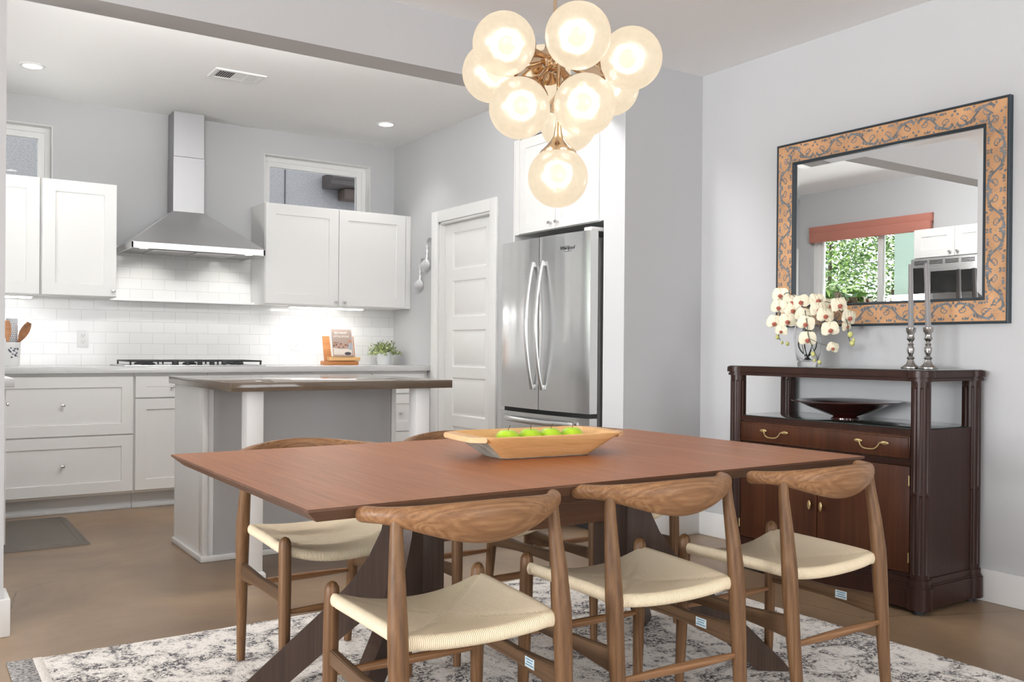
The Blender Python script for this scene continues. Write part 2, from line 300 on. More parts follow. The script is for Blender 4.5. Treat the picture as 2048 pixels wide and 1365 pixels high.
# ------------------------------------------------------------------ helpers: meshes and objects
ORG = {}
class MB:
    def __init__(s): s.bm = bmesh.new(); s.mi = 0; s.uvn = None
    def _add(s, t):
        for f in t.faces: f.material_index = s.mi
        bmesh.ops.recalc_face_normals(t, faces=t.faces)
        me = bpy.data.meshes.new('tmp'); t.to_mesh(me); t.free(); s.bm.from_mesh(me); bpy.data.meshes.remove(me)
        return s
    def m(s, i): s.mi = i; return s
    def box(s, x0, x1, y0, y1, z0, z1, bev=0.0, seg=2, rot=None, piv=None):
        t = bmesh.new(); bmesh.ops.create_cube(t, size=1)
        for v in t.verts:
            v.co = Vector(((x0 + x1) / 2 + v.co.x * (x1 - x0), (y0 + y1) / 2 + v.co.y * (y1 - y0), (z0 + z1) / 2 + v.co.z * (z1 - z0)))
        if bev: bmesh.ops.bevel(t, geom=list(t.edges), offset=bev, segments=seg, affect='EDGES', profile=0.5)
        if rot is not None: bmesh.ops.rotate(t, verts=t.verts, cent=piv or Vector((0, 0, 0)), matrix=rot)
        return s._add(t)
    def tube(s, pts, radii, seg=16, cap=True, flat=None, up=None):
        """round tube through pts; flat = list of (a, b) half axes (a along 'up', b across)"""
        t = bmesh.new(); P = [Vector(p) for p in pts]; rings = []
        u = Vector(up) if up else None
        for i, p in enumerate(P):
            d = (P[min(i + 1, len(P) - 1)] - P[max(i - 1, 0)]).normalized()
            if up: a = (Vector(up) - d * d.dot(Vector(up))).normalized()
            else:
                if u is None: u = Vector((0, 0, 1)) if abs(d.z) < 0.9 else Vector((1, 0, 0))
                a = (u - d * d.dot(u)).normalized(); u = a
            c = d.cross(a)
            ra, rb = flat[i] if flat else (radii[i] if hasattr(radii, '__len__') else radii,) * 2
            rings.append([t.verts.new(p + a * ra * math.cos(k * 2 * PI / seg) + c * rb * math.sin(k * 2 * PI / seg)) for k in range(seg)])
        for i in range(len(rings) - 1):
            for k in range(seg):
                t.faces.new((rings[i][k], rings[i][(k + 1) % seg], rings[i + 1][(k + 1) % seg], rings[i + 1][k]))
        if cap:
            t.faces.new(rings[0]); t.faces.new(rings[-1])
        return s._add(t)
    def lathe(s, prof, c=(0, 0, 0), seg=32, axis=(0, 0, 1), closed=False, ang=(0, 2 * PI)):
        t = bmesh.new(); q = Vector(axis).to_track_quat('Z', 'Y').to_matrix(); c = Vector(c); rings = []
        full = abs(ang[1] - ang[0] - 2 * PI) < 1e-6
        n = seg if full else seg + 1
        for r, z in prof:
            if r < 1e-6: rings.append([t.verts.new(c + q @ Vector((0, 0, z)))])
            else: rings.append([t.verts.new(c + q @ Vector((r * math.cos(ang[0] + k * (ang[1] - ang[0]) / seg), r * math.sin(ang[0] + k * (ang[1] - ang[0]) / seg), z))) for k in range(n)])
        for i in range(len(rings) - 1):
            A, B = rings[i], rings[i + 1]
            for k in range(seg):
                k2 = (k + 1) % n if full else k + 1
                if len(A) == 1 and len(B) == 1: continue
                if len(A) == 1: t.faces.new((A[0], B[k], B[k2]))
                elif len(B) == 1: t.faces.new((A[k], A[k2], B[0]))
                else: t.faces.new((A[k], A[k2], B[k2], B[k]))
        return s._add(t)
    def prism(s, poly, h0, h1, mp=lambda a, b, h: (a, b, h), bev=0.0):
        t = bmesh.new(); lo = [t.verts.new(mp(a, b, h0)) for a, b in poly]; hi = [t.verts.new(mp(a, b, h1)) for a, b in poly]
        n = len(poly); t.faces.new(lo); t.faces.new(hi)
        for k in range(n): t.faces.new((lo[k], lo[(k + 1) % n], hi[(k + 1) % n], hi[k]))
        if bev: bmesh.ops.bevel(t, geom=[e for e in t.edges], offset=bev, segments=2, affect='EDGES')
        return s._add(t)
    def ring(s, a0, a1, b0, b1, prof, mp, fill=False, mats=None):
        """a rectangular frame: prof = [(inset, height)], mp maps (a, b, height) to a point"""
        t = bmesh.new(); R = []
        for d, h in prof:
            R.append([t.verts.new(mp(*q, h)) for q in ((a0 + d, b0 + d), (a1 - d, b0 + d), (a1 - d, b1 - d), (a0 + d, b1 - d))])
        fm = []
        for i in range(len(R) - 1):
            for k in range(4):
                f = t.faces.new((R[i][k], R[i][(k + 1) % 4], R[i + 1][(k + 1) % 4], R[i + 1][k])); fm.append((f, mats[i] if mats else s.mi))
        if fill:
            fm.append((t.faces.new(R[-1]), s.mi))
        if fill == 2 or fill is True: fm.append((t.faces.new(R[0]), s.mi))
        bmesh.ops.recalc_face_normals(t, faces=t.faces)
        if mats:
            for f, i in fm: f.material_index = i
            me = bpy.data.meshes.new('tmp'); t.to_mesh(me); t.free(); s.bm.from_mesh(me); bpy.data.meshes.remove(me); return s
        return s._add(t)
    def sphere(s, c, r, sc=(1, 1, 1), seg=24, rings=14, rot=None):
        t = bmesh.new(); bmesh.ops.create_uvsphere(t, u_segments=seg, v_segments=rings, radius=r)
        for v in t.verts: v.co = Vector((v.co.x * sc[0], v.co.y * sc[1], v.co.z * sc[2]))
        if rot is not None: bmesh.ops.transform(t, matrix=rot.to_4x4(), verts=t.verts)
        bmesh.ops.translate(t, vec=Vector(c), verts=t.verts)
        return s._add(t)
    def poly(s, pts):
        t = bmesh.new(); t.faces.new([t.verts.new(Vector(p)) for p in pts]); return s._add(t)
    def surf(s, grid):
        t = bmesh.new(); V = [[t.verts.new(Vector(p)) for p in row] for row in grid]
        for i in range(len(V) - 1):
            for j in range(len(V[0]) - 1):
                t.faces.new((V[i][j], V[i][j + 1], V[i + 1][j + 1], V[i + 1][j]))
        return s._add(t)

def build(name, mb, mats, parent=None, smooth=35, origin=None):
    me = bpy.data.meshes.new(name)
    if parent is not None: org = ORG[parent.name]
    elif origin is not None: org = Vector(origin)
    else:
        xs = [v.co for v in mb.bm.verts]
        org = Vector(((min(v.x for v in xs) + max(v.x for v in xs)) / 2, (min(v.y for v in xs) + max(v.y for v in xs)) / 2, min(v.z for v in xs)))
    bmesh.ops.translate(mb.bm, vec=-org, verts=mb.bm.verts)
    mb.bm.to_mesh(me); mb.bm.free()
    for m in (mats if isinstance(mats, (list, tuple)) else [mats]): me.materials.append(m)
    if smooth:
        for p in me.polygons: p.use_smooth = True
        me.set_sharp_from_angle(angle=math.radians(smooth))
    o = bpy.data.objects.new(name, me); COL.objects.link(o); ORG[o.name] = org
    if parent is not None: o.parent = parent
    else: o.location = org
    return o

def thing(name, loc, label, cat, group=None):
    o = bpy.data.objects.new(name, None); COL.objects.link(o); o.location = loc; o.empty_display_size = 0.05
    ORG[o.name] = Vector(loc); o['label'] = label; o['category'] = cat
    if group: o['group'] = group
    return o
def tag(o, label, cat, group=None):
    o['label'] = label; o['category'] = cat
    if group: o['group'] = group
    return o
def struct(name, mb, m, **k):
    o = build(name, mb, m, **k); o['kind'] = 'structure'; return o
def copy_tree(o, parent=None):
    c = o.copy(); COL.objects.link(c); ORG[c.name] = ORG[o.name].copy()
    if parent is not None: c.parent = parent
    for ch in list(o.children): copy_tree(ch, c)
    return c
def text_mesh(txt, size, mp, extrude=0.0005, align='CENTER', shear=0.0):
    cu_ = bpy.data.curves.new('txt', 'FONT'); cu_.body = txt; cu_.size = size; cu_.align_x = align; cu_.extrude = extrude; cu_.shear = shear
    ob = bpy.data.objects.new('txt', cu_); COL.objects.link(ob)
    bpy.context.view_layer.update()
    me = bpy.data.meshes.new_from_object(ob.evaluated_get(bpy.context.evaluated_depsgraph_get()))
    t = bmesh.new(); t.from_mesh(me)
    for v in t.verts: v.co = Vector(mp(v.co.x, v.co.y, v.co.z))
    bpy.data.objects.remove(ob); bpy.data.curves.remove(cu_); bpy.data.meshes.remove(me)
    return t

# ------------------------------------------------------------------ room shell
K = 6.804; B0 = 3.73; B1 = 3.895; R = 3.80; P = 3.37; KL = -0.33; ZC = 2.6175; ZK = 2.702; ZB = 2.35; JX = 3.221; LX = 0.309
struct('floor', MB().box(-7.6, 4.2, -3.3, 6.95, -0.1, 0), FLOOR)
struct('ceiling', MB().box(-7.6, 3.95, -3.3, B0, ZC, ZC + 0.15), CEIL)
struct('ceiling', MB().box(-0.45, 4.2, B1, 6.95, ZK, ZK + 0.15), CEIL)
struct('wall_right', MB().box(R, R + 0.12, -3.3, B0, 0, ZC), WALL)
struct('wall_beam', MB().box(-7.6, 4.0, B0, B1, ZB, ZK + 0.1), WALL)
struct('wall_partition_right', MB().box(JX, R + 0.12, B0, B1, 0, ZB), WALL)
struct('wall_partition_left', MB().box(-7.6, LX, B0, B1, 0, ZB), WALL)
# kitchen back wall with two clerestory openings
W1 = (0.40, 0.836); W2 = (2.28, 3.155); WZ = (2.02, 2.518)
w = MB(); y0, y1 = K, K + 0.14
w.box(-0.45, 4.2, y0, y1, 0, WZ[0]); w.box(-0.45, 4.2, y0, y1, WZ[1], ZK)
for a, b in ((-0.45, W1[0]), (W1[1], W2[0]), (W2[1], 4.2)): w.box(a, b, y0, y1, WZ[0], WZ[1])
struct('wall_kitchen_back', w, WALL)
# pantry wall with its doorway
DY0, DY1, DZ = 5.30, 6.035, 2.0
w = MB(); w.box(P, P + 0.12, 5.03, DY0, 0, ZK); w.box(P, P + 0.12, DY1, K, 0, ZK); w.box(P, P + 0.12, DY0, DY1, DZ + 0.0, ZK)
struct('wall_kitchen_right', w, WALL)
struct('wall_niche_header', MB().box(P, P + 0.12, B1, 5.03, 2.431, ZK), WALL)
struct('wall_niche', MB().box(4.05, 4.15, B1, 6.95, 0, ZK), WALL)
# kitchen left wall with its window opening
KW = (4.81, 6.185, 1.05, 2.345)
w = MB(); x0, x1 = KL - 0.15, KL
w.box(x0, x1, B1, KW[0], 0, ZK); w.box(x0, x1, KW[1], K, 0, ZK); w.box(x0, x1, KW[0], KW[1], 0, KW[2]); w.box(x0, x1, KW[0], KW[1], KW[3], ZK)
struct('wall_kitchen_left', w, WALL)
# living side walls with large windows
w = MB()
for a, b in ((-3.3, -1.62), (0.62, 1.08), (3.32, B0)): w.box(-7.6, -7.5, a, b, 0, ZC)
for a, b in ((-1.62, 0.62), (1.08, 3.32)): w.box(-7.6, -7.5, a, b, 0, 0.33); w.box(-7.6, -7.5, a, b, 2.37, ZC)
struct('wall_left', w, WALL)
w = MB()
for a, b in ((-7.6, -2.12), (-0.48, 0.88), (2.92, 3.95)): w.box(a, b, -3.3, -3.2, 0, ZC)
for a, b in ((-2.12, -0.48), (0.88, 2.92)): w.box(a, b, -3.3, -3.2, 0, 0.33); w.box(a, b, -3.3, -3.2, 2.37, ZC)
struct('wall_rear', w, WALL)

def window(name, a0, a1, b0, b1, mp, frame=0.05, depth=0.05, mull=(), sash=0.03, glass=True):
    """mp maps (a, b, h); h = 0 is the inner face of the frame, negative is outwards"""
    t = bpy.data.objects.new(name, None); COL.objects.link(t); c = Vector(mp((a0 + a1) / 2, b0, 0)); t.location = c; ORG[t.name] = c; t['kind'] = 'structure'
    f = MB().ring(a0, a1, b0, b1, [(0, -depth), (0, 0), (frame, 0), (frame, -0.012), (frame + sash, -0.012), (frame + sash, -depth), (0, -depth)], mp)
    for q in mull:
        P0 = mp(q - 0.028, b0 + frame, -0.008); P1 = mp(q + 0.028, b1 - frame, -depth)
        f.box(min(P0[0], P1[0]), max(P0[0], P1[0]), min(P0[1], P1[1]), max(P0[1], P1[1]), min(P0[2], P1[2]), max(P0[2], P1[2]), 0.003)
    build('window_frame', f, TRIM, t)
    if glass:
        P0 = mp(a0 + frame, b0 + frame, -depth * 0.55); P1 = mp(a1 - frame, b1 - frame, -depth * 0.55 - 0.005)
        build('window_pane', MB().box(min(P0[0], P1[0]), max(P0[0], P1[0]), min(P0[1], P1[1]), max(P0[1], P1[1]), min(P0[2], P1[2]), max(P0[2], P1[2])), GLASS, t, smooth=0)
    return t
window('window_1', W1[0], W1[1], WZ[0], WZ[1], lambda a, b, h: (a, K + 0.085 - h, b), 0.035, 0.05, sash=0.04)
window('window_2', W2[0], W2[1], WZ[0], WZ[1], lambda a, b, h: (a, K + 0.085 - h, b), 0.035, 0.05, sash=0.04)
window('window_3', KW[0], KW[1], KW[2], KW[3], lambda a, b, h: (KL - 0.06 + h, a, b), 0.06, 0.06, mull=(5.41,), sash=0.04)
for i, (a, b) in enumerate(((-1.62, 0.62), (1.08, 3.32))):
    window('window_%d' % (4 + i), a, b, 0.33, 2.37, lambda a, b, h: (-7.5 + h - 0.035, a, b), 0.06, 0.06, mull=((a + b) / 2,), glass=False)
for i, (a, b) in enumerate(((-2.12, -0.48), (0.88, 2.92))):
    window('window_%d' % (6 + i), a, b, 0.33, 2.37, lambda a, b, h: (a, -3.2 + h - 0.035, b), 0.06, 0.06, mull=((a + b) / 2,), glass=False)
# white reveals lining the clerestory openings
for a, b in (W1, W2):
    struct('trim_%d' % (1 if a < 1 else 2), MB().ring(a, b, WZ[0], WZ[1], [(0, 0.085), (0, -0.001), (0.004, -0.001), (0.004, 0.085)], lambda a, b, h: (a, K + h, b)), TRIM)
# baseboards
def bb(name, *a): return struct(name, MB().box(*a, 0.004), TRIM)
bb('baseboard_right', R - 0.016, R, -3.2, B0, 0, 0.136)
bb('baseboard_back_right', JX - 0.015, R - 0.016, B0 - 0.016, B0, 0, 0.136)
bb('baseboard_jamb_right', JX - 0.016, JX, B0 - 0.016, B1, 0, 0.136)
bb('baseboard_back_left', -7.5, LX + 0.022, B0 - 0.016, B0, 0, 0.136)
bb('baseboard_jamb_left', LX, LX + 0.022, B0, B1, 0, 0.136)
bb('baseboard_left', -7.5, -7.484, -3.2, B0 - 0.02, 0, 0.136)
# pantry door and casing
def PX(a, b, h): return (P - h, a, b)
c = MB(); cw = 0.09
for a0, a1 in ((DY0 - cw, DY0), (DY1, DY1 + cw)): c.box(P - 0.018, P, a0, a1, 0, DZ + 0.085, 0.003)
c.box(P - 0.018, P, DY0, DY1, DZ, DZ + 0.085, 0.003); c.box(P, P + 0.12, DY0, DY0 + 0.016, 0, DZ); c.box(P, P + 0.12, DY1 - 0.016, DY1, 0, DZ); c.box(P, P + 0.12, DY0, DY1, DZ - 0.016, DZ)
struct('trim_3', c, TRIM)
d = MB(); xf = P + 0.045; ya, yb = DY0 + 0.02, DY1 - 0.018
d.box(xf + 0.008, xf + 0.035, ya, yb, 0.01, DZ - 0.018)
zs = [(1.637, 1.913), (1.283, 1.552), (0.91, 1.186), (0.55, 0.833), (0.17, 0.47)]
pa, pb = ya + 0.115, yb - 0.115
d.box(xf, xf + 0.009, ya, pa, 0.01, DZ - 0.018); d.box(xf, xf + 0.009, pb, yb, 0.01, DZ - 0.018)
rails = [(1.913, DZ - 0.018)] + [(zs[i + 1][1], zs[i][0]) for i in range(4)] + [(0.01, 0.17)]
for z0, z1 in rails: d.box(xf, xf + 0.009, pa, pb, z0, z1)
for z0, z1 in zs:
    d.ring(pa, pb, z0, z1, [(0, 0), (0.012, -0.009), (0.018, -0.009), (0.032, -0.002)], lambda a, b, h: (xf - h, a, b), fill=1)
dr = struct('door_1', d, TRIM)
# subway tile backsplash
struct('wall_backsplash', MB().box(0.0, P, K - 0.010, K, 0.915, 1.372).box(1.18, 2.18, K - 0.010, K, 1.372, 1.745), TILE, origin=(0.017, K, 0.912))

# ------------------------------------------------------------------ outside
struct('wall_neighbour', MB().box(0.3, 5.5, 8.3, 8.4, 0, 4.5).m(1).box(2.975, 2.983, 8.294, 8.3, 0, 4.5), [STUC, DARK])
struct('ground', MB().box(-9, -0.48, 1, 12, -0.3, -0.02), mat('garden_soil', (0.10, 0.12, 0.05), 0.95))
ev = thing('roof_eave', (3.6, 8.2, 2.5), 'dark roof eave with rounded gutter outside the right clerestory window', 'eave')
GUT = mat('dark_gutter', (0.05, 0.042, 0.04), 0.5)
g = MB(); prof = [(0, 0), (0.02, -0.03), (0.06, -0.05), (0.08, -0.10), (0.15, -0.13), (0.30, -0.13), (0.30, 0.03), (0, 0.03)]
g.prism(prof, 3.34, 4.7, lambda a, b, h: (h, 8.0 + a * 0.95, 2.67 + b * 0.75))
build('gutter', g, GUT, ev)
build('rafter', MB().box(3.50, 4.6, 8.12, 8.29, 2.47, 2.572, 0.01), mat('eave_brown', (0.06, 0.042, 0.035), 0.7), ev)
struct('wall_garden', MB().box(-1.70, -1.50, 3.9, 5.98, -0.3, 3.2), mat('green_stucco', (0.33, 0.43, 0.37), 0.95, bump=(60, 0.6, 0.004)))
LEAF = [mat('leaf_dark', (0.035, 0.09, 0.02), 0.5), mat('leaf_mid', (0.10, 0.20, 0.04), 0.5), mat('leaf_light', (0.25, 0.38, 0.08), 0.5)]
TRUNK = mat('tree_bark', (0.07, 0.05, 0.035), 0.9, bump=(30, 0.8, 0.01))
rnd = random.Random(7)
def tree(x, y, h, r, label, n=3200, leaf=0.06, zb=0.2, mats=LEAF, cat='shrub', long=1.0):
    t = thing('garden_' + cat, (x, y, -0.02), label, cat, 'greenery outside the kitchen window')
    b = MB(); tb = bmesh.new()
    blobs = [(x + rnd.uniform(-r, r) * 0.6, y + rnd.uniform(-r, r) * 0.6, zb + (h - zb) * rnd.uniform(0.1, 0.95), rnd.uniform(0.25, 0.5) * r) for _ in range(26)]
    for _ in range(n):
        bx, by, bz, br = rnd.choice(blobs)
        d = Vector((rnd.gauss(0, 1), rnd.gauss(0, 1), rnd.gauss(0, 1))).normalized()
        c = Vector((bx, by, bz)) + d * br * rnd.uniform(0.75, 1.05)
        u = Vector((rnd.gauss(0, 1), rnd.gauss(0, 1), rnd.gauss(0, 0.6))).normalized(); v = u.cross(d)
        if v.length < 0.1: continue
        v.normalize(); s_ = leaf * rnd.uniform(0.6, 1.2)
        f = tb.faces.new([tb.verts.new(c + q) for q in (-u * s_ * long, v * s_ * 0.35, u * s_ * long, -v * s_ * 0.35)])
        f.material_index = rnd.choice((0, 1, 1, 2))
    me = bpy.data.meshes.new('t'); tb.to_mesh(me); tb.free(); b.bm.from_mesh(me); bpy.data.meshes.remove(me)
    build('foliage', b, mats, t, smooth=0)
    build('trunk', MB().tube([(x, y, -0.02), (x + 0.05, y, h * 0.4), (x - 0.04, y + 0.05, h * 0.7)], [0.05, 0.04, 0.02], 8), TRUNK, t)
tree(-2.6, 6.7, 2.6, 1.0, 'leafy green bush seen in the mirror behind the left window sash', 8000, 0.035)
tree(-3.9, 8.6, 3.8, 1.5, 'tall dense tree seen in the mirror, farthest from the window', 9000, 0.05, cat='tree')
tree(-1.45, 6.85, 1.75, 0.55, 'light green long-leaved shrub just outside the kitchen window in the mirror', 1300, 0.085, 0.2, long=1.6)

# ------------------------------------------------------------------ cabinetry
RAIL = 0.068
def yf(Y): return lambda a, b, h: (a, Y - h, b)          # front facing -Y
def xf_(X): return lambda a, b, h: (X - h, a, b)         # front facing -X
def xr_(X): return lambda a, b, h: (X + h, a, b)         # front facing +X
def shaker(mb, a0, a1, b0, b1, mp, rail=RAIL):
    mb.ring(a0, a1, b0, b1, [(0, 0), (0, 0.018), (0.0015, 0.0195), (rail, 0.0195), (rail + 0.002, 0.011)], mp, fill=True)
def knob(parent, a, b, mp):
    k = MB(); c = Vector(mp(a, b, 0.0195)); e = Vector(mp(a, b, 0.046)); d = (e - c).normalized()
    k.tube([c, c + d * 0.020], 0.004, 10)
    q = [Vector(mp(a + i * 0.011, b + j * 0.008, h)) for i in (-1, 1) for j in (-1, 1) for h in (0.038, 0.050)]
    k.box(min(v.x for v in q), max(v.x for v in q), min(v.y for v in q), max(v.y for v in q), min(v.z for v in q), max(v.z for v in q), 0.002)
    return build('knob', k, CHROME, parent)
def front(t, kind, a0, a1, b0, b1, mp, kn=None, rail=RAIL):
    m = MB(); shaker(m, a0, a1, b0, b1, mp, rail); o = build(kind, m, CAB, t, smooth=20)
    if kn: knob(o, kn[0], kn[1], mp)
    return o
FY = 6.204                                                # face of the lower carcasses
def lower(x0, x1, label, fronts, kick=True):
    t = thing('base_cabinet', ((x0 + x1) / 2, 6.5, 0), label, 'cabinet')
    b = MB().box(x0, x1, FY, K - 0.001, 0.105, 0.874)
    build('body', b, CAB, t, smooth=0)
    build('toe_kick', MB().box(x0, x1, 6.262, 6.28, 0.012, 0.105).box(x0, x1, 6.250, 6.262, 0, 0.022, 0.003), mat('kick_panel', (0.60, 0.61, 0.62), 0.5), t)
    for kind, a0, a1, b0, b1, kn in fronts: front(t, kind, a0, a1, b0, b1, yf(FY), kn)
lower(0.415, 1.238, 'white base cabinet with two deep shaker drawers, leftmost on the back wall',
      [('drawer', 0.420, 1.232, 0.487, 0.854, (0.825, 0.68)), ('drawer', 0.420, 1.232, 0.122, 0.480, (0.825, 0.305))])
lower(1.240, 1.700, 'white base cabinet with a small drawer over a door, left of the island end',
      [('drawer', 1.245, 1.693, 0.716, 0.854, (1.469, 0.785)), ('door', 1.245, 1.693, 0.122, 0.708, (1.65, 0.66))])
lower(1.702, 2.420, 'white base cabinet behind the island, below the right part of the cooktop',
      [('drawer', 1.707, 2.413, 0.487, 0.854, (2.06, 0.68)), ('drawer', 1.707, 2.413, 0.122, 0.480, (2.06, 0.305))])
lower(2.422, 2.895, 'white base cabinet behind the island, below the cookbook stand',
      [('drawer', 2.428, 2.890, 0.716, 0.854, (2.66, 0.785)), ('door', 2.428, 2.890, 0.122, 0.708, (2.47, 0.66))])
lower(2.897, P - 0.002, 'white three drawer base cabinet in the corner by the pantry door',
      [('drawer', 2.902, 3.335, 0.706, 0.854, (3.12, 0.785)), ('drawer', 2.902, 3.335, 0.421, 0.698, (3.127, 0.555)), ('drawer', 2.902, 3.335, 0.122, 0.413, (3.127, 0.27))])
tag(build('countertop', MB().box(0.44, P - 0.001, 6.154, K - 0.011, 0.875, 0.915, 0.004), GRAN), 'long speckled white quartz countertop along the tiled back wall', 'countertop')
# left run
t = thing('base_cabinet', (0.04, 5.5, 0), 'white base cabinet of the left run, cut off by the wall edge', 'cabinet')
build('body', MB().box(KL + 0.002, 0.385, 4.80, K - 0.001, 0.105, 0.850), CAB, t, smooth=0)
build('toe_kick', MB().box(KL + 0.002, 0.33, 4.80, K - 0.001, 0, 0.105), CAB, t, smooth=0)
for i, (a0, a1) in enumerate(((4.805, 5.25), (5.255, 5.70))):
    front(t, 'drawer', a0, a1, 0.68, 0.842, xr_(0.385), ((a0 + a1) / 2, 0.76)); front(t, 'door', a0, a1, 0.122, 0.672, xr_(0.385), (a1 - 0.04 if i == 0 else a0 + 0.04, 0.62))
tag(build('countertop', MB().box(KL + 0.002, 0.437, 4.78, 6.150, 0.852, 0.893, 0.004), GRAN), 'short end of speckled countertop peeking past the left wall edge', 'countertop')
# uppers
UY = 6.494
def upper(x0, x1, label, doors, z0=1.360, z1=2.100):
    t = thing('wall_cabinet', ((x0 + x1) / 2, 6.64, z0), label, 'cabinet')
    build('body', MB().box(x0, x1, UY, K - 0.001, z0, z1, 0.002), CAB, t, smooth=0)
    for a0, a1, b0, b1, kn in doors: front(t, 'door', a0, a1, b0, b1, yf(UY), kn, 0.075)
    return t
upper(2.182, P - 0.001, 'white two door wall cabinet under the right clerestory window', [(2.185, 2.7475, 1.366, 2.094, (2.718, 1.393)), (2.7515, 3.311, 1.366, 2.094, (2.788, 1.393))])
upper(0.732, 1.182, 'white single door wall cabinet left of the range hood', [(0.739, 1.180, 1.373, 2.112, (1.160, 1.411))], 1.368, 2.116)
upper(0.05, 0.730, 'white wall cabinet in the far left corner, cut off by the wall edge', [(0.28, 0.726, 1.373, 2.112, (0.33, 1.411))], 1.368, 2.116)
# microwave and its cabinet on the left wall, seen in the mirror
t = thing('wall_cabinet', (-0.16, 4.42, 1.88), 'white two door cabinet above the microwave, seen in the mirror', 'cabinet')
build('body', MB().box(KL + 0.002, -0.02, 4.035, 4.80, 1.885, 2.15), CAB, t, smooth=0)
front(t, 'door', 4.418, 4.797, 1.892, 2.145, xr_(-0.02), (4.45, 1.93)); front(t, 'door', 4.038, 4.414, 1.892, 2.145, xr_(-0.02), (4.38, 1.93))
t = thing('microwave', (-0.13, 4.42, 1.42), 'stainless microwave oven with dark door, seen in the mirror', 'microwave')
build('body', MB().box(KL + 0.002, 0.04, 4.04, 4.80, 1.42, 1.882, 0.004), STEEL, t)
v = MB()
for i in range(5):
    for j in range(3): v.box(0.039, 0.043, 4.065 + i * 0.145, 4.185 + i * 0.145, 1.828 + j * 0.013, 1.834 + j * 0.013)
build('vent_slots', v, BLACK, t)
build('door', MB().box(0.041, 0.055, 4.05, 4.66, 1.44, 1.80, 0.004), STEEL, t); build('door_window', MB().box(0.055, 0.058, 4.10, 4.60, 1.49, 1.76, 0.002), mat('dark_glass', (0.015, 0.015, 0.015), 0.05), t)
build('control_panel', MB().box(0.041, 0.055, 4.67, 4.795, 1.44, 1.80, 0.004), MT['dark_glass'], t)
# roman shade
SH = mat('terracotta_fabric', (0.45, 0.18, 0.135), 0.85, bump=(200, 0.4, 0.001))
t = thing('roman_shade', (KL + 0.03, 5.5, 2.175), 'folded terracotta roman shade over the kitchen window, seen in the mirror', 'window shade')
build('upper_fold', MB().box(KL - 0.02, KL + 0.035, 4.815, 6.18, 2.265, 2.342, 0.006), SH, t); build('lower_fold', MB().box(KL - 0.015, KL + 0.045, 4.825, 6.17, 2.18, 2.275, 0.008), SH, t)

# island
ISX = (1.19, 2.30); ISY = (3.97, 5.08)
t = thing('kitchen_island', (1.73, 4.6, 0), 'white kitchen island with grey back panel and square white legs', 'island')
b = MB(); b.box(1.215, 2.25, 4.515, 5.05, 0.0, 0.848)
build('cabinet_box', b, mat('island_white_side', (0.86, 0.86, 0.86), 0.4), t, smooth=0)
b = MB().box(1.27, 2.215, 4.500, 4.515, 0.03, 0.846); build('back_panel', b, CABG, t, smooth=0)
for x in (1.213, 2.225): build('corner_trim', MB().box(x, x + 0.027, 4.498, 4.56, 0.0, 0.847, 0.003), TRIM, t)
b = MB().box(1.203, 1.215, 4.49, 5.05, 0, 0.03, 0.004).box(1.203, 2.262, 4.485, 4.499, 0, 0.03, 0.004).box(2.25, 2.262, 4.49, 5.05, 0, 0.03, 0.004); build('shoe_moulding', b, TRIM, t)
for x in (1.289, 2.142):
    l_ = MB().box(x, x + 0.077, 4.06, 4.137, 0, 0.849, 0.003); lo = build('leg', l_, TRIM, t)
    build('foot_moulding', MB().ring(x - 0.011, x + 0.088, 4.049, 4.148, [(0, 0), (0, 0.018), (0.008, 0.028), (0.012, 0.028), (0.012, 0)], lambda a, b, h: (a, b, h)), TRIM, lo)
tag(build('island_countertop', MB().box(*ISX, *ISY, 0.850, 0.889, 0.002), QBRN), 'polished taupe quartz top of the kitchen island', 'countertop')

# fridge and surround
t = thing('refrigerator', (3.66, 4.555, 0), 'stainless french door refrigerator with two bowed handles', 'refrigerator')
build('body', MB().box(3.345, 4.02, 4.105, 5.01, 0.02, 1.70, 0.006), DSTEEL, t)
def fx(y): return 3.245 + 0.030 * ((y - 4.555) / 0.465) ** 2
def fdoor(name, ya, yb, z0, z1):
    n_ = 14; ys = [ya + (yb - ya) * i / n_ for i in range(n_ + 1)]
    poly = [(fx(y), y) for y in ys]; poly[0] = (fx(ya) + 0.004, ya); poly[-1] = (fx(yb) + 0.004, yb)
    poly = [(fx(ya) + 0.06, ya)] + poly + [(fx(yb) + 0.06, yb)]
    return build(name, MB().prism(poly, z0, z1), FSTEEL, t, smooth=30)
dr1 = fdoor('door', 4.560, 5.018, 0.675, 1.735); dr2 = fdoor('door', 4.092, 4.554, 0.675, 1.735); dr3 = fdoor('freezer_drawer', 4.092, 5.018, 0.06, 0.648)
build('gasket', MB().box(3.30, 3.345, 4.10, 5.01, 0.06, 1.72), DARK, t)
build('hinge_cover', MB().box(3.29, 3.42, 4.10, 4.17, 1.735, 1.758, 0.004), WHITEP, t); build('bottom_grille', MB().box(3.33, 3.345, 4.11, 5.0, 0.0, 0.06), DARK, t)
HND = mat('satin_handle', (0.72, 0.72, 0.72), 0.3, 1.0)
for par, y in ((dr1, 4.608), (dr2, 4.505)):
    pts = []; fl = []
    for i in range(17):
        s_ = i / 16; z = 0.800 + 0.785 * s_
        pts.append((3.236 - 0.052 * math.sin(PI * s_) ** 0.8, y, z)); fl.append((0.009, 0.016))
    h = MB().tube(pts, None, 12, flat=fl, up=(1, 0, 0)); h.box(3.23, 3.26, y - 0.012, y + 0.012, 0.80, 0.83, 0.003); h.box(3.23, 3.26, y - 0.012, y + 0.012, 1.555, 1.585, 0.003)
    build('handle', h, HND, par)
pts = [(3.24 - 0.055 * math.sin(PI * i / 16) ** 0.7, 4.20 + 0.71 * i / 16, 0.605) for i in range(17)]
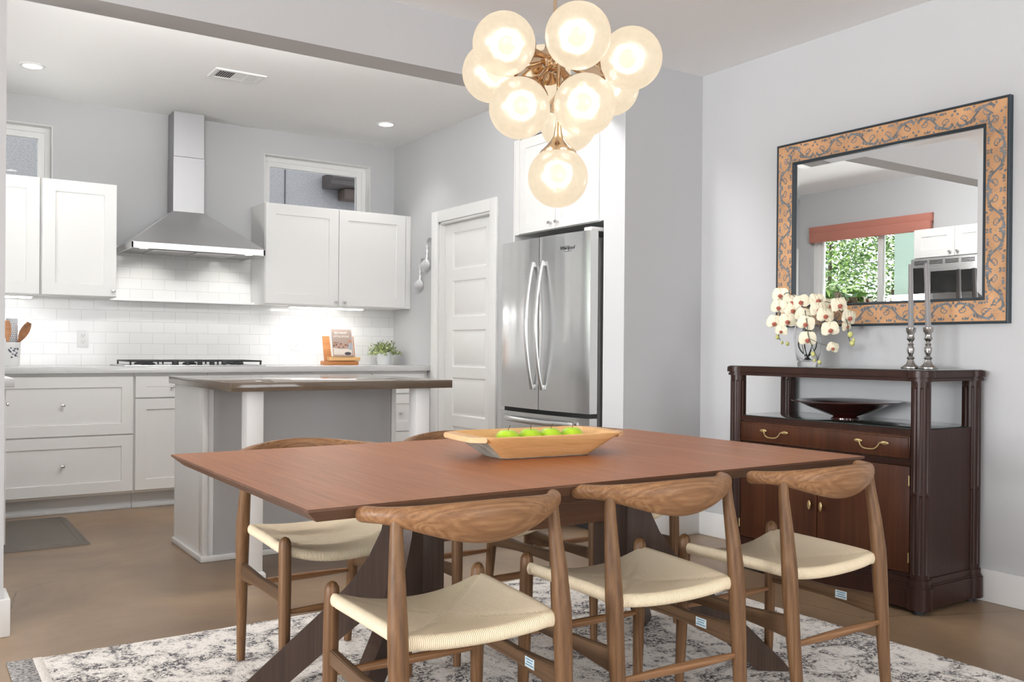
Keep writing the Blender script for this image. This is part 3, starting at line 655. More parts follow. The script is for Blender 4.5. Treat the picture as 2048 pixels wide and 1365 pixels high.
build('handle', MB().tube(pts, None, 12, flat=[(0.016, 0.009)] * 17, up=(0, 0, 1)), HND, dr3)
lg = MB(); tb = text_mesh('Whirlpool', 0.031, lambda a, b, h: (fx(4.285 - a) - 0.0012 - h, 4.285 - a, 1.638 + b), shear=0.25); lg._add(tb)
pts = []
for i in range(15):
    a_ = -2.6 + i * 0.36; pts.append((fx(4.285) - 0.0012, 4.285 + 0.050 * math.cos(a_) * (1 - i * 0.02), 1.643 + 0.017 * math.sin(a_)))
lg.tube(pts, [0.0006 + 0.0012 * math.sin(PI * i / 14) for i in range(15)], 6)
build('emblem', lg, mat('emblem_grey', (0.06, 0.06, 0.065), 0.4), dr2)
t = thing('wall_cabinet', (3.7, 4.55, 1.8), 'white two door cabinet above the refrigerator', 'cabinet')
build('body', MB().box(P + 0.02, 4.02, 4.09, 5.012, 1.80, 2.43), CAB, t, smooth=0)
front(t, 'door', 4.566, 4.96, 1.803, 2.42, xf_(P + 0.02), (4.60, 1.84), 0.06); front(t, 'door', 4.135, 4.561, 1.803, 2.42, xf_(P + 0.02), (4.527, 1.84), 0.06)
for y in (4.965, 4.09): build('stile', MB().box(P + 0.003, P + 0.02, y, y + (0.047 if y > 4.5 else 0.041), 1.80, 2.43), CAB, t, smooth=0)
tag(build('end_panel', MB().box(P, 4.02, B1 + 0.001, 4.088, 0, 2.43, 0.002), CAB, smooth=0), 'tall white side panel right of the refrigerator, beside the wall end', 'panel')
tag(build('end_panel', MB().box(P, 4.02, 5.013, 5.029, 0, 2.43, 0.002), CAB, smooth=0), 'tall white side panel left of the refrigerator, beside the pantry door', 'panel')

# range hood
HSTEEL = mat('hood_steel', (0.84, 0.84, 0.85), 0.36, 1.0, aniso=0.5)
t = thing('range_hood', (1.681, 6.55, 1.69), 'stainless pyramid range hood with square chimney', 'range hood')
hx0, hx1, hy0 = 1.238, 2.124, 6.304
cy0, cx0, cx1 = 6.64, 1.577, 1.790
bm_ = MB(); tb = bmesh.new()
lo = [tb.verts.new(q) for q in ((hx0, hy0, 1.731), (hx1, hy0, 1.731), (hx1, K - 0.001, 1.731), (hx0, K - 0.001, 1.731))]
hi = [tb.verts.new(q) for q in ((cx0, cy0, 1.998), (cx1, cy0, 1.998), (cx1, K - 0.001, 1.998), (cx0, K - 0.001, 1.998))]
for k in range(4): tb.faces.new((lo[k], lo[(k + 1) % 4], hi[(k + 1) % 4], hi[k]))
tb.faces.new(hi); bm_._add(tb); build('pyramid', bm_, HSTEEL, t, smooth=10)
build('lip', MB().box(hx0, hx1, hy0, hy0 + 0.012, 1.690, 1.731, 0.001).box(hx0, hx0 + 0.012, hy0, K - 0.001, 1.690, 1.731).box(hx1 - 0.012, hx1, hy0, K - 0.001, 1.690, 1.731), HSTEEL, t, smooth=20)
build('underside', MB().box(hx0 + 0.01, hx1 - 0.01, hy0 + 0.01, K - 0.002, 1.700, 1.712), mat('hood_filter', (0.45, 0.45, 0.45), 0.4, 0.8), t, smooth=0)
build('filter', MB().box(1.40, 1.675, 6.42, 6.74, 1.694, 1.700, 0.003).box(1.69, 1.965, 6.42, 6.74, 1.694, 1.700, 0.003), mat('filter_mesh', (0.55, 0.55, 0.55), 0.35, 0.9), t)
build('chimney', MB().box(cx0, cx1, cy0, K - 0.001, 1.99, 2.385, 0.001).box(cx0 + 0.002, cx1 - 0.002, cy0 + 0.002, K - 0.001, 2.387, ZK, 0.001), mat('chimney_steel', (0.40, 0.40, 0.41), 0.48, 1.0), t, smooth=20)
bt = MB()
for i in range(5): bt.lathe([(0, 0.003), (0.0045, 0.003), (0.0045, 0)], (1.93 + i * 0.020, hy0, 1.711), 10, (0, -1, 0))
build('button', bt, WHITEP, t)
for x in (1.33, 2.03):
    build('hood_light', MB().lathe([(0, 0), (0.028, 0), (0.030, 0.004)], (x, 6.38, 1.697), 20), LED, t)
    lamp('hood_lamp', 'SPOT', (x + (0.04 if x < 1.6 else -0.04), 6.47, 1.68), (0.15 if x < 1.6 else -0.15, 0.75, -1), 3.2, (1, 0.97, 0.92), spot=1.7, radius=0.03)
# cooktop
t = thing('gas_cooktop', (1.66, 6.45, 0.915), 'stainless gas cooktop with black iron grates', 'cooktop')
build('tray', MB().box(1.185, 2.105, 6.215, 6.72, 0.9152, 0.924, 0.003), STEEL, t)
for i, xx in enumerate((1.225, 1.52, 1.815)):
    g = MB(); x1_ = xx + 0.275
    for x in (xx, x1_ - 0.012, xx + 0.13): g.box(x, x + 0.010, 6.26, 6.69, 0.944, 0.954, 0.002)
    for y in (6.26, 6.37, 6.47, 6.58, 6.68): g.box(xx, x1_, y, y + 0.010, 0.944, 0.954, 0.002)
    for x in (xx, x1_ - 0.012):
        for y in (6.262, 6.678): g.box(x, x + 0.010, y, y + 0.010, 0.924, 0.945)
    build('grate', g, BLACK, t)
for x, y in ((1.36, 6.37), (1.36, 6.58), (1.66, 6.5), (1.95, 6.37), (1.95, 6.58)):
    build('burner', MB().lathe([(0, 0.018), (0.03, 0.018), (0.034, 0.012), (0.045, 0.010), (0.045, 0)], (x, y, 0.924), 20), BLACK, t)
for x in (1.50, 1.58, 1.66, 1.74, 1.82):
    build('knob', MB().lathe([(0, 0.026), (0.014, 0.026), (0.017, 0.020), (0.017, 0)], (x, 6.235, 0.924), 16), BLACK, t)
# tiled-wall ledge
tag(build('wall_shelf', MB().box(1.184, 2.18, 6.70, K - 0.0105, 1.360, 1.378, 0.003), TRIM), 'slim white ledge on the tile between the wall cabinets', 'shelf')
# outlets
for i, (x, z, lab) in enumerate(((1.027, 1.094, 'white wall outlet on the tile left of the cooktop'), (2.531, 1.083, 'white wall outlet on the tile beside the cookbook stand'))):
    t = thing('wall_outlet', (x, K - 0.011, z - 0.058), lab, 'outlet')
    build('cover_plate', MB().box(x - 0.036, x + 0.036, K - 0.017, K - 0.0105, z - 0.058, z + 0.058, 0.002), WHITEP, t)
    s_ = MB(); q = MB()
    for dz in (-0.021, 0.021):
        s_.box(x - 0.016, x + 0.016, K - 0.020, K - 0.016, z + dz - 0.015, z + dz + 0.015, 0.003)
        q.box(x - 0.008, x - 0.006, K - 0.0208, K - 0.0195, z + dz - 0.002, z + dz + 0.009); q.box(x + 0.006, x + 0.008, K - 0.0208, K - 0.0195, z + dz - 0.002, z + dz + 0.009); q.box(x - 0.002, x + 0.002, K - 0.0208, K - 0.0195, z + dz - 0.010, z + dz - 0.006)
    so = build('socket', s_, WHITEP, t); build('slots', q, DARK, so)
# under-cabinet lights
for x0, x1, z, e, lab in ((2.397, 2.99, 1.358, 0.55, 'lit strip light under the right wall cabinet'), (0.52, 0.70, 1.366, 0.3, 'lit strip light under the far left wall cabinet')):
    t = thing('under_cabinet_light', ((x0 + x1) / 2, 6.56, z - 0.018), lab, 'light')
    build('housing', MB().box(x0, x1, 6.53, 6.60, z - 0.010, z + 0.001, 0.002), WHITEP, t); build('diffuser', MB().box(x0 + 0.01, x1 - 0.01, 6.535, 6.595, z - 0.018, z - 0.010, 0.003), LED, t)
    lamp('strip_lamp', 'AREA', ((x0 + x1) / 2, 6.565, z - 0.022), (0, 0, -1), e, (1, 0.98, 0.95), x1 - x0, 0.05)
# recessed lights and air vent
def downlight(x, y, lab, e=7, z=ZK, sp=1.9):
    t = thing('recessed_downlight', (x, y, z - 0.006), lab, 'ceiling light')
    build('trim_ring', MB().lathe([(0.052, 0.0), (0.068, 0.002), (0.070, 0.006)], (x, y, z - 0.006), 32), TRIM, t)
    build('lens', MB().lathe([(0, 0.0015), (0.052, 0.0)], (x, y, z - 0.006), 32), LED, t)
    if sp:
        lamp('downlight_lamp', 'SPOT', (x, y, z - 0.03), (0, 0, -1), e, (1, 0.985, 0.96), spot=sp, radius=0.05)
    else: lamp('downlight_lamp', 'POINT', (x, y, z - 0.20), (0, 0, -1), e, (1, 0.985, 0.97), radius=0.06)  # bare fill lamp hung below the lens, for the added unseen lights
downlight(0.636, 6.067, 'round recessed ceiling light at the left edge of the kitchen')
downlight(2.957, 6.110, 'round recessed ceiling light above the right wall cabinet')
downlight(1.65, 4.05, 'added round recessed fill light, unseen behind the ceiling beam, above the island', 27, sp=None)  # lights out of view behind the beam, added to brighten the kitchen
downlight(0.85, 4.05, 'added round recessed fill light, unseen behind the ceiling beam, left of the island', 25, sp=None)
downlight(2.40, 4.05, 'added round recessed fill light, unseen behind the ceiling beam, nearest the refrigerator', 7, sp=None)
t = thing('ceiling_vent', (1.69, 5.56, ZK - 0.008), 'white louvred air vent in the kitchen ceiling', 'vent')
build('frame', MB().ring(1.537, 1.845, 5.46, 5.662, [(0, 0.008), (0.004, 0), (0.028, 0), (0.028, 0.008)], lambda a, b, h: (a, b, ZK - 0.008 + h)), TRIM, t)
build('duct_shadow', MB().box(1.56, 1.82, 5.485, 5.64, ZK - 0.0015, ZK - 0.0005), DARK, t)
s_ = MB()
for i in range(7):
    x = 1.57 + i * 0.013
    s_.box(x, x + 0.008, 5.487, 5.637, ZK - 0.007, ZK - 0.006, rot=Matrix.Rotation(-0.6, 3, 'Y'), piv=Vector((x, 5.5, ZK - 0.006)))
    x = 1.735 + i * 0.013
    s_.box(x, x + 0.008, 5.487, 5.637, ZK - 0.007, ZK - 0.006, rot=Matrix.Rotation(0.6, 3, 'Y'), piv=Vector((x, 5.5, ZK - 0.006)))
for i in range(8): s_.box(1.66, 1.735, 5.487 + i * 0.0195, 5.487 + i * 0.0195 + 0.015, ZK - 0.007, ZK - 0.006)
build('louvres', s_, TRIM, t)

# small kitchen things
CX, CY = 0.567, 6.50
CER = mat('white_ceramic', (0.80, 0.80, 0.79), 0.15, coat=0.5)
t = thing('utensil_crock', (CX, CY, 0.915), 'white ceramic crock with a small blue floral motif, holding utensils', 'crock')
build('pot', MB().lathe([(0, 0.002), (0.052, 0.0), (0.055, 0.006), (0.058, 0.13), (0.061, 0.140), (0.061, 0.150), (0.056, 0.150), (0.053, 0.13), (0.050, 0.010), (0, 0.010)], (CX, CY, 0.915), 40), CER, t)
mo = MB(); rr = random.Random(3)
for i in range(24):
    a = -1.35 + rr.uniform(-0.45, 0.55); z = 0.915 + rr.uniform(0.055, 0.115); rad = 0.0595
    c = Vector((CX + rad * math.cos(a), CY + rad * math.sin(a), z)); mo.sphere(c, rr.uniform(0.003, 0.007), (1, 0.25, 0.7), 8, 6, Matrix.Rotation(a + PI / 2, 3, 'Z'))
build('motif', mo, mat('blue_glaze', (0.05, 0.06, 0.10), 0.3), t)
SPN = mat('utensil_wood', (0.50, 0.24, 0.12), 0.5, var=(30, 0.3))
def spoon(name, base, tip, w, lab, m, holes=False):
    b_ = Vector(base); e_ = Vector(tip); s1 = MB(); n_ = 12; pts = []; fl = []
    for i in range(n_ + 1):
        f = i / n_; pts.append(b_.lerp(e_, f)); hw = 0.006 if f < 0.55 else 0.006 + (w - 0.006) * math.sin(min(1, (f - 0.55) / 0.45) * PI * 0.93) ** 0.7
        fl.append((hw, 0.004 if f > 0.55 else 0.005))
    s1.tube(pts, None, 12, flat=fl, up=(1, 0, 0)); tag(build(name, s1, m), lab, 'utensil')
spoon('wooden_spatula', (CX - 0.02, CY, 0.93), (CX + 0.105, CY - 0.02, 1.19), 0.026, 'dark wooden spatula leaning right out of the crock', mat('utensil_wood_dark', (0.27, 0.115, 0.05), 0.5, var=(30, 0.35)))
spoon('wooden_spoon', (CX - 0.01, CY - 0.02, 0.93), (CX - 0.020, CY - 0.04, 1.20), 0.022, 'reddish wooden spoon upright in the crock at the wall edge', SPN)
g = MB(); g.box(CX - 0.022, CX + 0.042, CY + 0.012, CY + 0.016, 1.03, 1.215, 0.002).box(CX - 0.003, CX + 0.013, CY + 0.012, CY + 0.016, 0.93, 1.03)
g.m(1)
for i in range(5):
    for j in range(11): g.lathe([(0, 0.001), (0.0035, 0.0)], (CX - 0.014 + i * 0.012 + (j % 2) * 0.004, CY + 0.0115, 1.05 + j * 0.014), 8, (0, -1, 0))
tag(build('flat_grater', g, [mat('grater_grey', (0.33, 0.34, 0.36), 0.4, 0.3), mat('grater_hole', (0.75, 0.75, 0.75), 0.4)]), 'perforated grey flat grater standing in the crock', 'utensil')
# cookbook on stand
t = thing('book_stand', (2.805, 6.57, 0.915), 'light wooden cookbook stand on the countertop', 'stand')
tilt = math.radians(-14); RT = Matrix.Rotation(tilt, 3, 'X'); pv = Vector((2.80, 6.53, 0.97))
build('base', MB().box(2.68, 2.93, 6.50, 6.66, 0.915, 0.945, 0.003), OAK, t); build('ledge', MB().box(2.683, 2.937, 6.485, 6.535, 0.948, 0.975, 0.003), wood('ledge_wood', (0.50, 0.27, 0.10), (0.66, 0.40, 0.18), (0.75, 0.50, 0.26), 'X', rings=1.5), t)
build('back_board', MB().box(2.668, 2.922, 6.545, 6.560, 0.95, 1.145, 0.003, rot=RT, piv=pv), OAK, t)
t = thing('cookbook', (2.81, 6.535, 0.976), 'cookbook with a brown photo cover propped on the wooden stand', 'book')
build('pages', MB().box(2.722, 2.902, 6.520, 6.543, 0.978, 1.195, 0.001, rot=RT, piv=pv), mat('paper_white', (0.78, 0.78, 0.76), 0.6), t)
cover = build('cover', MB().box(2.729, 2.896, 6.5165, 6.520, 0.980, 1.193, rot=RT, piv=pv), mat('cover_taupe', (0.36, 0.28, 0.24), 0.45), t)
def BK(a, b, h):
    v = Vector((a, 6.5160 - h, b)); v = RT @ (v - pv) + pv; return v
tx = MB(); tx._add(text_mesh('BIG HEART', 0.021, lambda a, b, h: BK(2.806 + a, 1.156 + b, h), 0.0003)); tx._add(text_mesh('LITTLE STOVE', 0.021, lambda a, b, h: BK(2.806 + a, 1.128 + b, h), 0.0003))
build('cover_lettering', tx, mat('letter_white', (0.80, 0.77, 0.73), 0.5), cover)
ph = MB(); rr = random.Random(5)
def blob(cx_, cz_, r_, sx, sz, i):
    ph.m(i).poly([BK(cx_ + r_ * sx * math.cos(k * PI / 6), cz_ + r_ * sz * math.sin(k * PI / 6), 0.0003 + i * 0.00015) for k in range(12)])
ph.m(0).poly([BK(2.734, 0.99, 0.0003), BK(2.886, 0.99, 0.0003), BK(2.888, 1.04, 0.0003), BK(2.80, 1.035, 0.0003), BK(2.734, 1.045, 0.0003)])
for i in range(13): blob(2.742 + i * 0.0095, 1.062 + 0.014 * math.sin(i * 1.3), 0.0065, 1.2, 1, 1 + i % 2)
blob(2.873, 1.098, 0.012, 1, 1, 2); blob(2.875, 1.055, 0.022, 0.8, 1.3, 3); blob(2.85, 1.0, 0.02, 1.4, 0.6, 4); blob(2.76, 1.085, 0.018, 1.5, 0.15, 1)
build('cover_photo', ph, [mat('cover_p0', (0.62, 0.57, 0.52), 0.5), mat('cover_p1', (0.16, 0.06, 0.04), 0.5), mat('cover_p2', (0.45, 0.22, 0.14), 0.5), mat('cover_p3', (0.35, 0.36, 0.40), 0.5), mat('cover_p4', (0.05, 0.05, 0.06), 0.5)], cover, smooth=0)
# potted plant
PXc, PYc = 3.19, 6.60
t = thing('potted_plant', (PXc, PYc, 0.915), 'small bushy green plant in a white pot near the corner', 'plant')
build('pot', MB().lathe([(0, 0.0), (0.050, 0.0), (0.053, 0.004), (0.061, 0.10), (0.057, 0.10), (0.053, 0.085), (0, 0.085)], (PXc, PYc, 0.915), 36), mat('white_pot', (0.74, 0.76, 0.77), 0.5), t)
tb = bmesh.new(); rr = random.Random(11); st = MB()
for i in range(75):
    a = rr.uniform(0, 2 * PI); el = rr.uniform(0.15, 1.4); ln = rr.uniform(0.09, 0.135)
    d = Vector((math.cos(a) * math.cos(el), math.sin(a) * math.cos(el), math.sin(el) * 0.85)); b_ = Vector((PXc, PYc, 1.0)) + Vector((math.cos(a), math.sin(a), 0)) * 0.02
    for j in range(8):
        f = 0.35 + 0.65 * j / 7; c = b_ + d * ln * f + Vector((0, 0, -0.02 * f * f * math.cos(el)))
        side = d.cross(Vector((rr.gauss(0, 1), rr.gauss(0, 1), rr.gauss(0, 1)))).normalized(); lf = (d * 0.7 + side).normalized() * 0.024; wd = lf.cross(d).normalized() * 0.0055
        fc = tb.faces.new([tb.verts.new(q) for q in (c, c + lf * 0.5 + wd, c + lf, c + lf * 0.5 - wd)]); fc.material_index = rr.choice((0, 1, 1, 2))
lv = MB(); me = bpy.data.meshes.new('t'); tb.to_mesh(me); tb.free(); lv.bm.from_mesh(me); bpy.data.meshes.remove(me)
build('leaves', lv, [mat('pl_dark', (0.08, 0.13, 0.03), 0.5), mat('pl_mid', (0.22, 0.28, 0.08), 0.5), mat('pl_light', (0.50, 0.55, 0.26), 0.5)], t, smooth=0)
# two cast spoons on the wall
SIL = mat('cast_silver', (0.60, 0.61, 0.63), 0.38, 0.7, bump=(160, 0.8, 0.003))
for y, zt, lab in ((6.165, 1.885, 'silver ornamental spoon on the wall, the upper one nearer the pantry door'), (6.275, 1.735, 'silver ornamental spoon on the wall, the lower one nearer the corner')):
    t = MB(); L = 0.25; pts = []; fl = []
    for i in range(21):
        f = i / 20; z = zt - L * f; yy = y + 0.010 * math.sin(f * 7) + 0.03 * f
        pts.append((P - 0.030 + 0.006 * math.sin(f * 6), yy, z))
        w_ = 0.010 + 0.004 * math.sin(f * 40) if f < 0.6 else 0.008 + 0.030 * math.sin((f - 0.6) / 0.4 * PI * 0.97) ** 0.8
        fl.append((w_, 0.005))
    t.tube(pts, None, 12, flat=fl, up=(-0.75, 0.66, 0)); t.lathe([(0, 0.034), (0.013, 0.030), (0.013, 0)], (P, y, zt), 12, (-1, 0, 0))
    tag(build('ornamental_spoon', t, SIL), lab, 'wall ornament', 'ornamental spoons by the pantry door')
# floor mat
mm = MB(); tb = bmesh.new()
mp_ = lambda a, b, h: (a, b, h)
mm.ring(0.36, 0.835, 5.215, 6.09, [(0, 0.001), (0.035, 0.018), (0.05, 0.018), (0.052, 0.016)], mp_, fill=1)
tag(build('kitchen_mat', mm, mat('mat_rubber', (0.105, 0.090, 0.075), 0.55, bump=(240, 0.3, 0.001)), smooth=10), 'grey-brown cushioned anti-fatigue mat on the kitchen floor', 'mat')

# ------------------------------------------------------------------ rug
RX0, RX1, RY0, RY1 = 0.295, 2.97, -0.30, 3.405
nx, ny = 60, 80; rr = random.Random(2)
g = [[(RX0 + (RX1 - RX0) * i / nx + (rr.uniform(-0.003, 0.003) if i in (0, nx) else 0), RY0 + (RY1 - RY0) * j / ny + (rr.uniform(-0.004, 0.004) if j in (0, ny) else 0), 0.0075 if 0 < i < nx and 0 < j < ny else 0.001) for j in range(ny + 1)] for i in range(nx + 1)]
rug = MB().surf(g)
tag(build('area_rug', rug, [RUG]), 'ivory and charcoal patterned area rug under the dining table', 'rug')
rugo = bpy.data.objects['area_rug']
rug_b = build('border', MB().box(RX0 - 0.004, RX0 + 0.072, RY0 + 0.01, RY1 - 0.012, 0.002, 0.0082, 0.002), RUGB, rugo)
rug_w = build('border_line', MB().box(RX0 + 0.072, RX0 + 0.100, RY0 + 0.01, RY1 - 0.012, 0.002, 0.0085, 0.002), RUGW, rugo)

# ------------------------------------------------------------------ dining table
TX0, TX1, TY0, TY1, TZ = 0.676, 2.490, 1.738, 2.850, 0.7215
t = thing('dining_table', ((TX0 + TX1) / 2, (TY0 + TY1) / 2, 0), 'long rectangular walnut dining table with slanted trestle legs', 'table')
tm = MB(); tb = bmesh.new(); R_ = []
for d, z in ((0, TZ), (0, TZ - 0.006), (0.030, TZ - 0.032)):
    R_.append([tb.verts.new(q) for q in ((TX0 + d, TY0 + d, z), (TX1 - d, TY0 + d, z), (TX1 - d, TY1 - d, z), (TX0 + d, TY1 - d, z))])
for i in range(2):
    for k in range(4): tb.faces.new((R_[i][k], R_[i][(k + 1) % 4], R_[i + 1][(k + 1) % 4], R_[i + 1][k]))
tb.faces.new(R_[0]); tb.faces.new(R_[2]); tm._add(tb)
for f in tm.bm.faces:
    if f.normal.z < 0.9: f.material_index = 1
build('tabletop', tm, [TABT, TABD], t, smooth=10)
CXT, CYT = 1.585, 2.29
build('apron', MB().box(1.20, 1.97, CYT - 0.30, CYT - 0.27, 0.625, 0.689, 0.003).box(1.20, 1.97, CYT + 0.27, CYT + 0.30, 0.625, 0.689, 0.003), TABD, t)
build('stretcher', MB().box(1.24, 1.93, CYT - 0.03, CYT + 0.03, 0.495, 0.66, 0.004), TABD, t)
for sx, X in ((-1, 1.24), (1, 1.93)):
    build('post', MB().box(X - 0.04, X + 0.04, CYT - 0.045, CYT + 0.045, 0.30, 0.689, 0.006), TABZ, t)
    for sy in (-1, 1):
        d = Vector((sx * 0.47, sy * 0.34, 0)); L = d.length; d.normalize(); nrm = Vector((-d.y, d.x, 0)); c0 = Vector((X, CYT, 0))
        outer = [(0.0, 0.688), (0.105, 0.688), (0.105, 0.61), (0.12, 0.53), (0.155, 0.455), (0.21, 0.38), (0.28, 0.305), (0.565, 0.035), (0.585, 0.0095)]
        inner = [(0.475, 0.0095), (0.30, 0.165), (0.17, 0.275), (0.08, 0.33), (0.0, 0.36)]
        build('leg', MB().prism(outer + inner, -0.019, 0.019, lambda a, b, h: tuple(c0 + d * a + nrm * h + Vector((0, 0, b))), bev=0.002), TABZ, t)

# ------------------------------------------------------------------ chairs
def chair_proto():
    root = thing('dining_chair', (0, 0, 0), '', 'chair', 'walnut chairs around the dining table')
    # curved crest rail
    n_ = 110; seg = 28; tb = bmesh.new(); rings = []
    for i in range(n_ + 1):
        a = -1 + 2 * i / n_; th = a * 1.40; s1 = math.sin(1.40); c1_ = math.cos(1.40)
        x = 0.240 * math.sin(th) / s1; y = -0.070 - 0.145 * (math.cos(th) - c1_) / (1 - c1_)
        tx_ = math.cos(th) * 0.240 / s1; ty_ = 0.145 * math.sin(th) / (1 - c1_); tl = math.hypot(tx_, ty_); nx_, ny_ = ty_ / tl, -tx_ / tl
        w_ = max(0.0, 1 - abs(a) ** 1.0 / 0.80); sm = w_ * w_ * (3 - 2 * w_)
        hh = 0.0175 + 0.030 * sm; tt = 0.0155 - 0.002 * sm
        e_ = min(1.0, (1 - abs(a)) / 0.065); cap_ = math.sqrt(max(0.0, 1 - (1 - e_) ** 2)) * 0.93 + 0.07 if e_ < 1 else 1
        hh *= cap_; tt *= cap_
        zc = 0.695 - 0.017 * sm - 0.004 * abs(a) ** 4
        ring = []
        for k in range(seg):
            q = 2 * PI * k / seg; c_, s_ = math.cos(q), math.sin(q)
            dz = hh * math.copysign(abs(s_) ** 0.85, s_); dn = tt * c_ - 0.010 * sm * (1 - (dz / hh) ** 2) * -1.0 + 0.010 * sm * (dz / 0.046)
            ring.append(tb.verts.new((x + nx_ * dn, y + ny_ * dn, zc + dz)))
        rings.append(ring)
    for i in range(n_):
        for k in range(seg): tb.faces.new((rings[i][k], rings[i][(k + 1) % seg], rings[i + 1][(k + 1) % seg], rings[i + 1][k]))
    tb.faces.new(rings[0]); tb.faces.new(rings[-1])
    build('crest_rail', MB()._add(tb), WALX, root, smooth=60)
    def legtube(pts, rad): return MB().tube(pts, rad, 18)
    for s in (-1, 1):
        # rear legs carry the rail
        pts = [(s * 0.190, -0.222, 0.0), (s * 0.193, -0.207, 0.15), (s * 0.197, -0.194, 0.30), (s * 0.198, -0.187, 0.40), (s * 0.198, -0.183, 0.46), (s * 0.196, -0.172, 0.55), (s * 0.192, -0.158, 0.64), (s * 0.190, -0.153, 0.69)]
        build('leg', legtube(pts, [0.0135, 0.0165, 0.020, 0.0215, 0.0215, 0.0185, 0.0145, 0.0125]), WALZ, root, smooth=50)
        pts = [(s * 0.202, 0.222, 0.0), (s * 0.200, 0.216, 0.15), (s * 0.198, 0.211, 0.32), (s * 0.197, 0.208, 0.45), (s * 0.197, 0.208, 0.468), (s * 0.197, 0.208, 0.478), (s * 0.197, 0.208, 0.4825)]
        build('leg', legtube(pts, [0.0125, 0.016, 0.0185, 0.0185, 0.0170, 0.0115, 0.003]), WALZ, root, smooth=50)
        # side boards
        bd = MB().prism([(0.205, 0.285), (0.205, 0.325), (0.0, 0.318), (-0.190, 0.332), (-0.190, 0.272), (0.0, 0.288)], -0.009, 0.009, lambda a, b, h: (s * 0.197 + h, a, b), bev=0.003)
        o = build('side_stretcher', bd, WALY, root, smooth=40)
        if s == 1:
            st_ = build('maker_label', MB().box(0.1868, 0.1878, -0.085, -0.045, 0.292, 0.316), mat('label_white', (0.62, 0.72, 0.76), 0.5), o); 
            ln_ = MB()
            for j, (a0, a1) in enumerate(((0.003, 0.037), (0.008, 0.032), (0.005, 0.035))): ln_.box(0.1863, 0.1868, -0.085 + a0, -0.085 + a1, 0.297 + j * 0.0065, 0.2995 + j * 0.0065)
            build('label_print', ln_, mat('label_blue', (0.10, 0.25, 0.38), 0.5), o)
    for y, z in ((-0.196, 0.255), (0.212, 0.262)):
        pts = [(-0.192 + 0.384 * i / 12, y, z) for i in range(13)]
        build('rung', MB().tube(pts, [0.0065 + 0.0055 * math.sin(PI * i / 12) for i in range(13)], 14), WALX, root, smooth=60)
    # woven seat
    N = 44; tb = bmesh.new(); uvl = tb.loops.layers.uv.new('UVMap')
    def edge_h(u, v): # height of seat surface
        side = abs(u) ** 2.2; fr = max(0, v) ** 2.5; re = max(0, -v) ** 2.5
        crease = 0.0035 * math.exp(-((abs(u) - abs(v)) / 0.05) ** 2) * min(1, abs(u) * 3)
        return 0.444 + 0.016 * side * (1 - 0.2 * re) - 0.016 * (1 - side) * (1 - re) * (1 - 0.4 * fr) - 0.012 * fr * (1 - side) - crease
    def pos(u, v):
        yy = 0.010 + 0.187 * v; hw = 0.187 + 0.010 * v
        return Vector((hw * u, yy, edge_h(u, v)))
    G = [[tb.verts.new(pos(-1 + 2 * i / N, -1 + 2 * j / N)) for j in range(N + 1)] for i in range(N + 1)]
    def uvface(f, sect):
        for lp in f.loops: lp[uvl].uv = ((lp.vert.co.y if sect else lp.vert.co.x), 0)
    for i in range(N):
        for j in range(N):
            f = tb.faces.new((G[i][j], G[i + 1][j], G[i + 1][j + 1], G[i][j + 1]))
            uc, vc = abs(-1 + 2 * (i + .5) / N), abs(-1 + 2 * (j + .5) / N); uvface(f, uc > vc)
    rr_ = 0.0165
    loops = [([G[i][0] for i in range(N + 1)], Vector((0, -1, 0)), 0), ([G[N][j] for j in range(N + 1)], Vector((1, 0, 0)), 1),
             ([G[i][N] for i in range(N, -1, -1)], Vector((0, 1, 0)), 0), ([G[0][j] for j in range(N, -1, -1)], Vector((-1, 0, 0)), 1)]
    for vs_, out, sect in loops:
        prev = vs_
        for k in range(1, 9):
            a = PI * k / 8
            cur = [tb.verts.new(v.co + out * (rr_ * math.sin(a) * min(1, 0.55 + 4 * min(q, N - q) / N)) + Vector((0, 0, -rr_ * (1 - math.cos(a))))) for q, v in enumerate(vs_)]
            for q in range(N): uvface(tb.faces.new((prev[q], cur[q], cur[q + 1], prev[q + 1])), sect)
            prev = cur
        inn = [tb.verts.new(Vector((v.co.x * 0.86, v.co.y * 0.86, v.co.z + 0.014))) for v in prev]
        for q in range(N): uvface(tb.faces.new((prev[q], inn[q], inn[q + 1], prev[q + 1])), sect)
    f = [tb.verts.new(Vector((x_, y_, 0.424))) for x_, y_ in ((-0.165, -0.16), (0.165, -0.16), (0.175, 0.18), (-0.175, 0.18))]
    uvface(tb.faces.new(f), 0)
    bmesh.ops.recalc_face_normals(tb, faces=tb.faces)
    mb = MB(); me = bpy.data.meshes.new('t'); tb.to_mesh(me); tb.free(); mb.bm.from_mesh(me); bpy.data.meshes.remove(me)
    build('woven_seat', mb, CORD, root, smooth=60)
    return root
CHL = ['walnut horn-back dining chair with cord seat, left end of the near row',
       'walnut horn-back dining chair with cord seat, middle of the near row',
       'walnut horn-back dining chair with cord seat, in front of the sideboard',
       'walnut chair across the table, leftmost, in front of the island',
       'walnut chair across the table, behind the left end of the dough bowl',
       'walnut chair across the table, rightmost, behind the apples']
SP = [(1.036, 1.812, -3.1), (1.605, 1.820, -2.8), (2.163, 1.782, 0.3), (1.130, 2.785, 180), (1.712, 2.785, 180), (2.252, 2.745, 180)]
ch0 = chair_proto()
for i, (x, y, a) in enumerate(SP):
    c_ = ch0 if i == 0 else copy_tree(ch0)
    c_.location = (x, y, 0.010); c_.rotation_euler = (0, 0, math.radians(a)); c_['label'] = CHL[i]

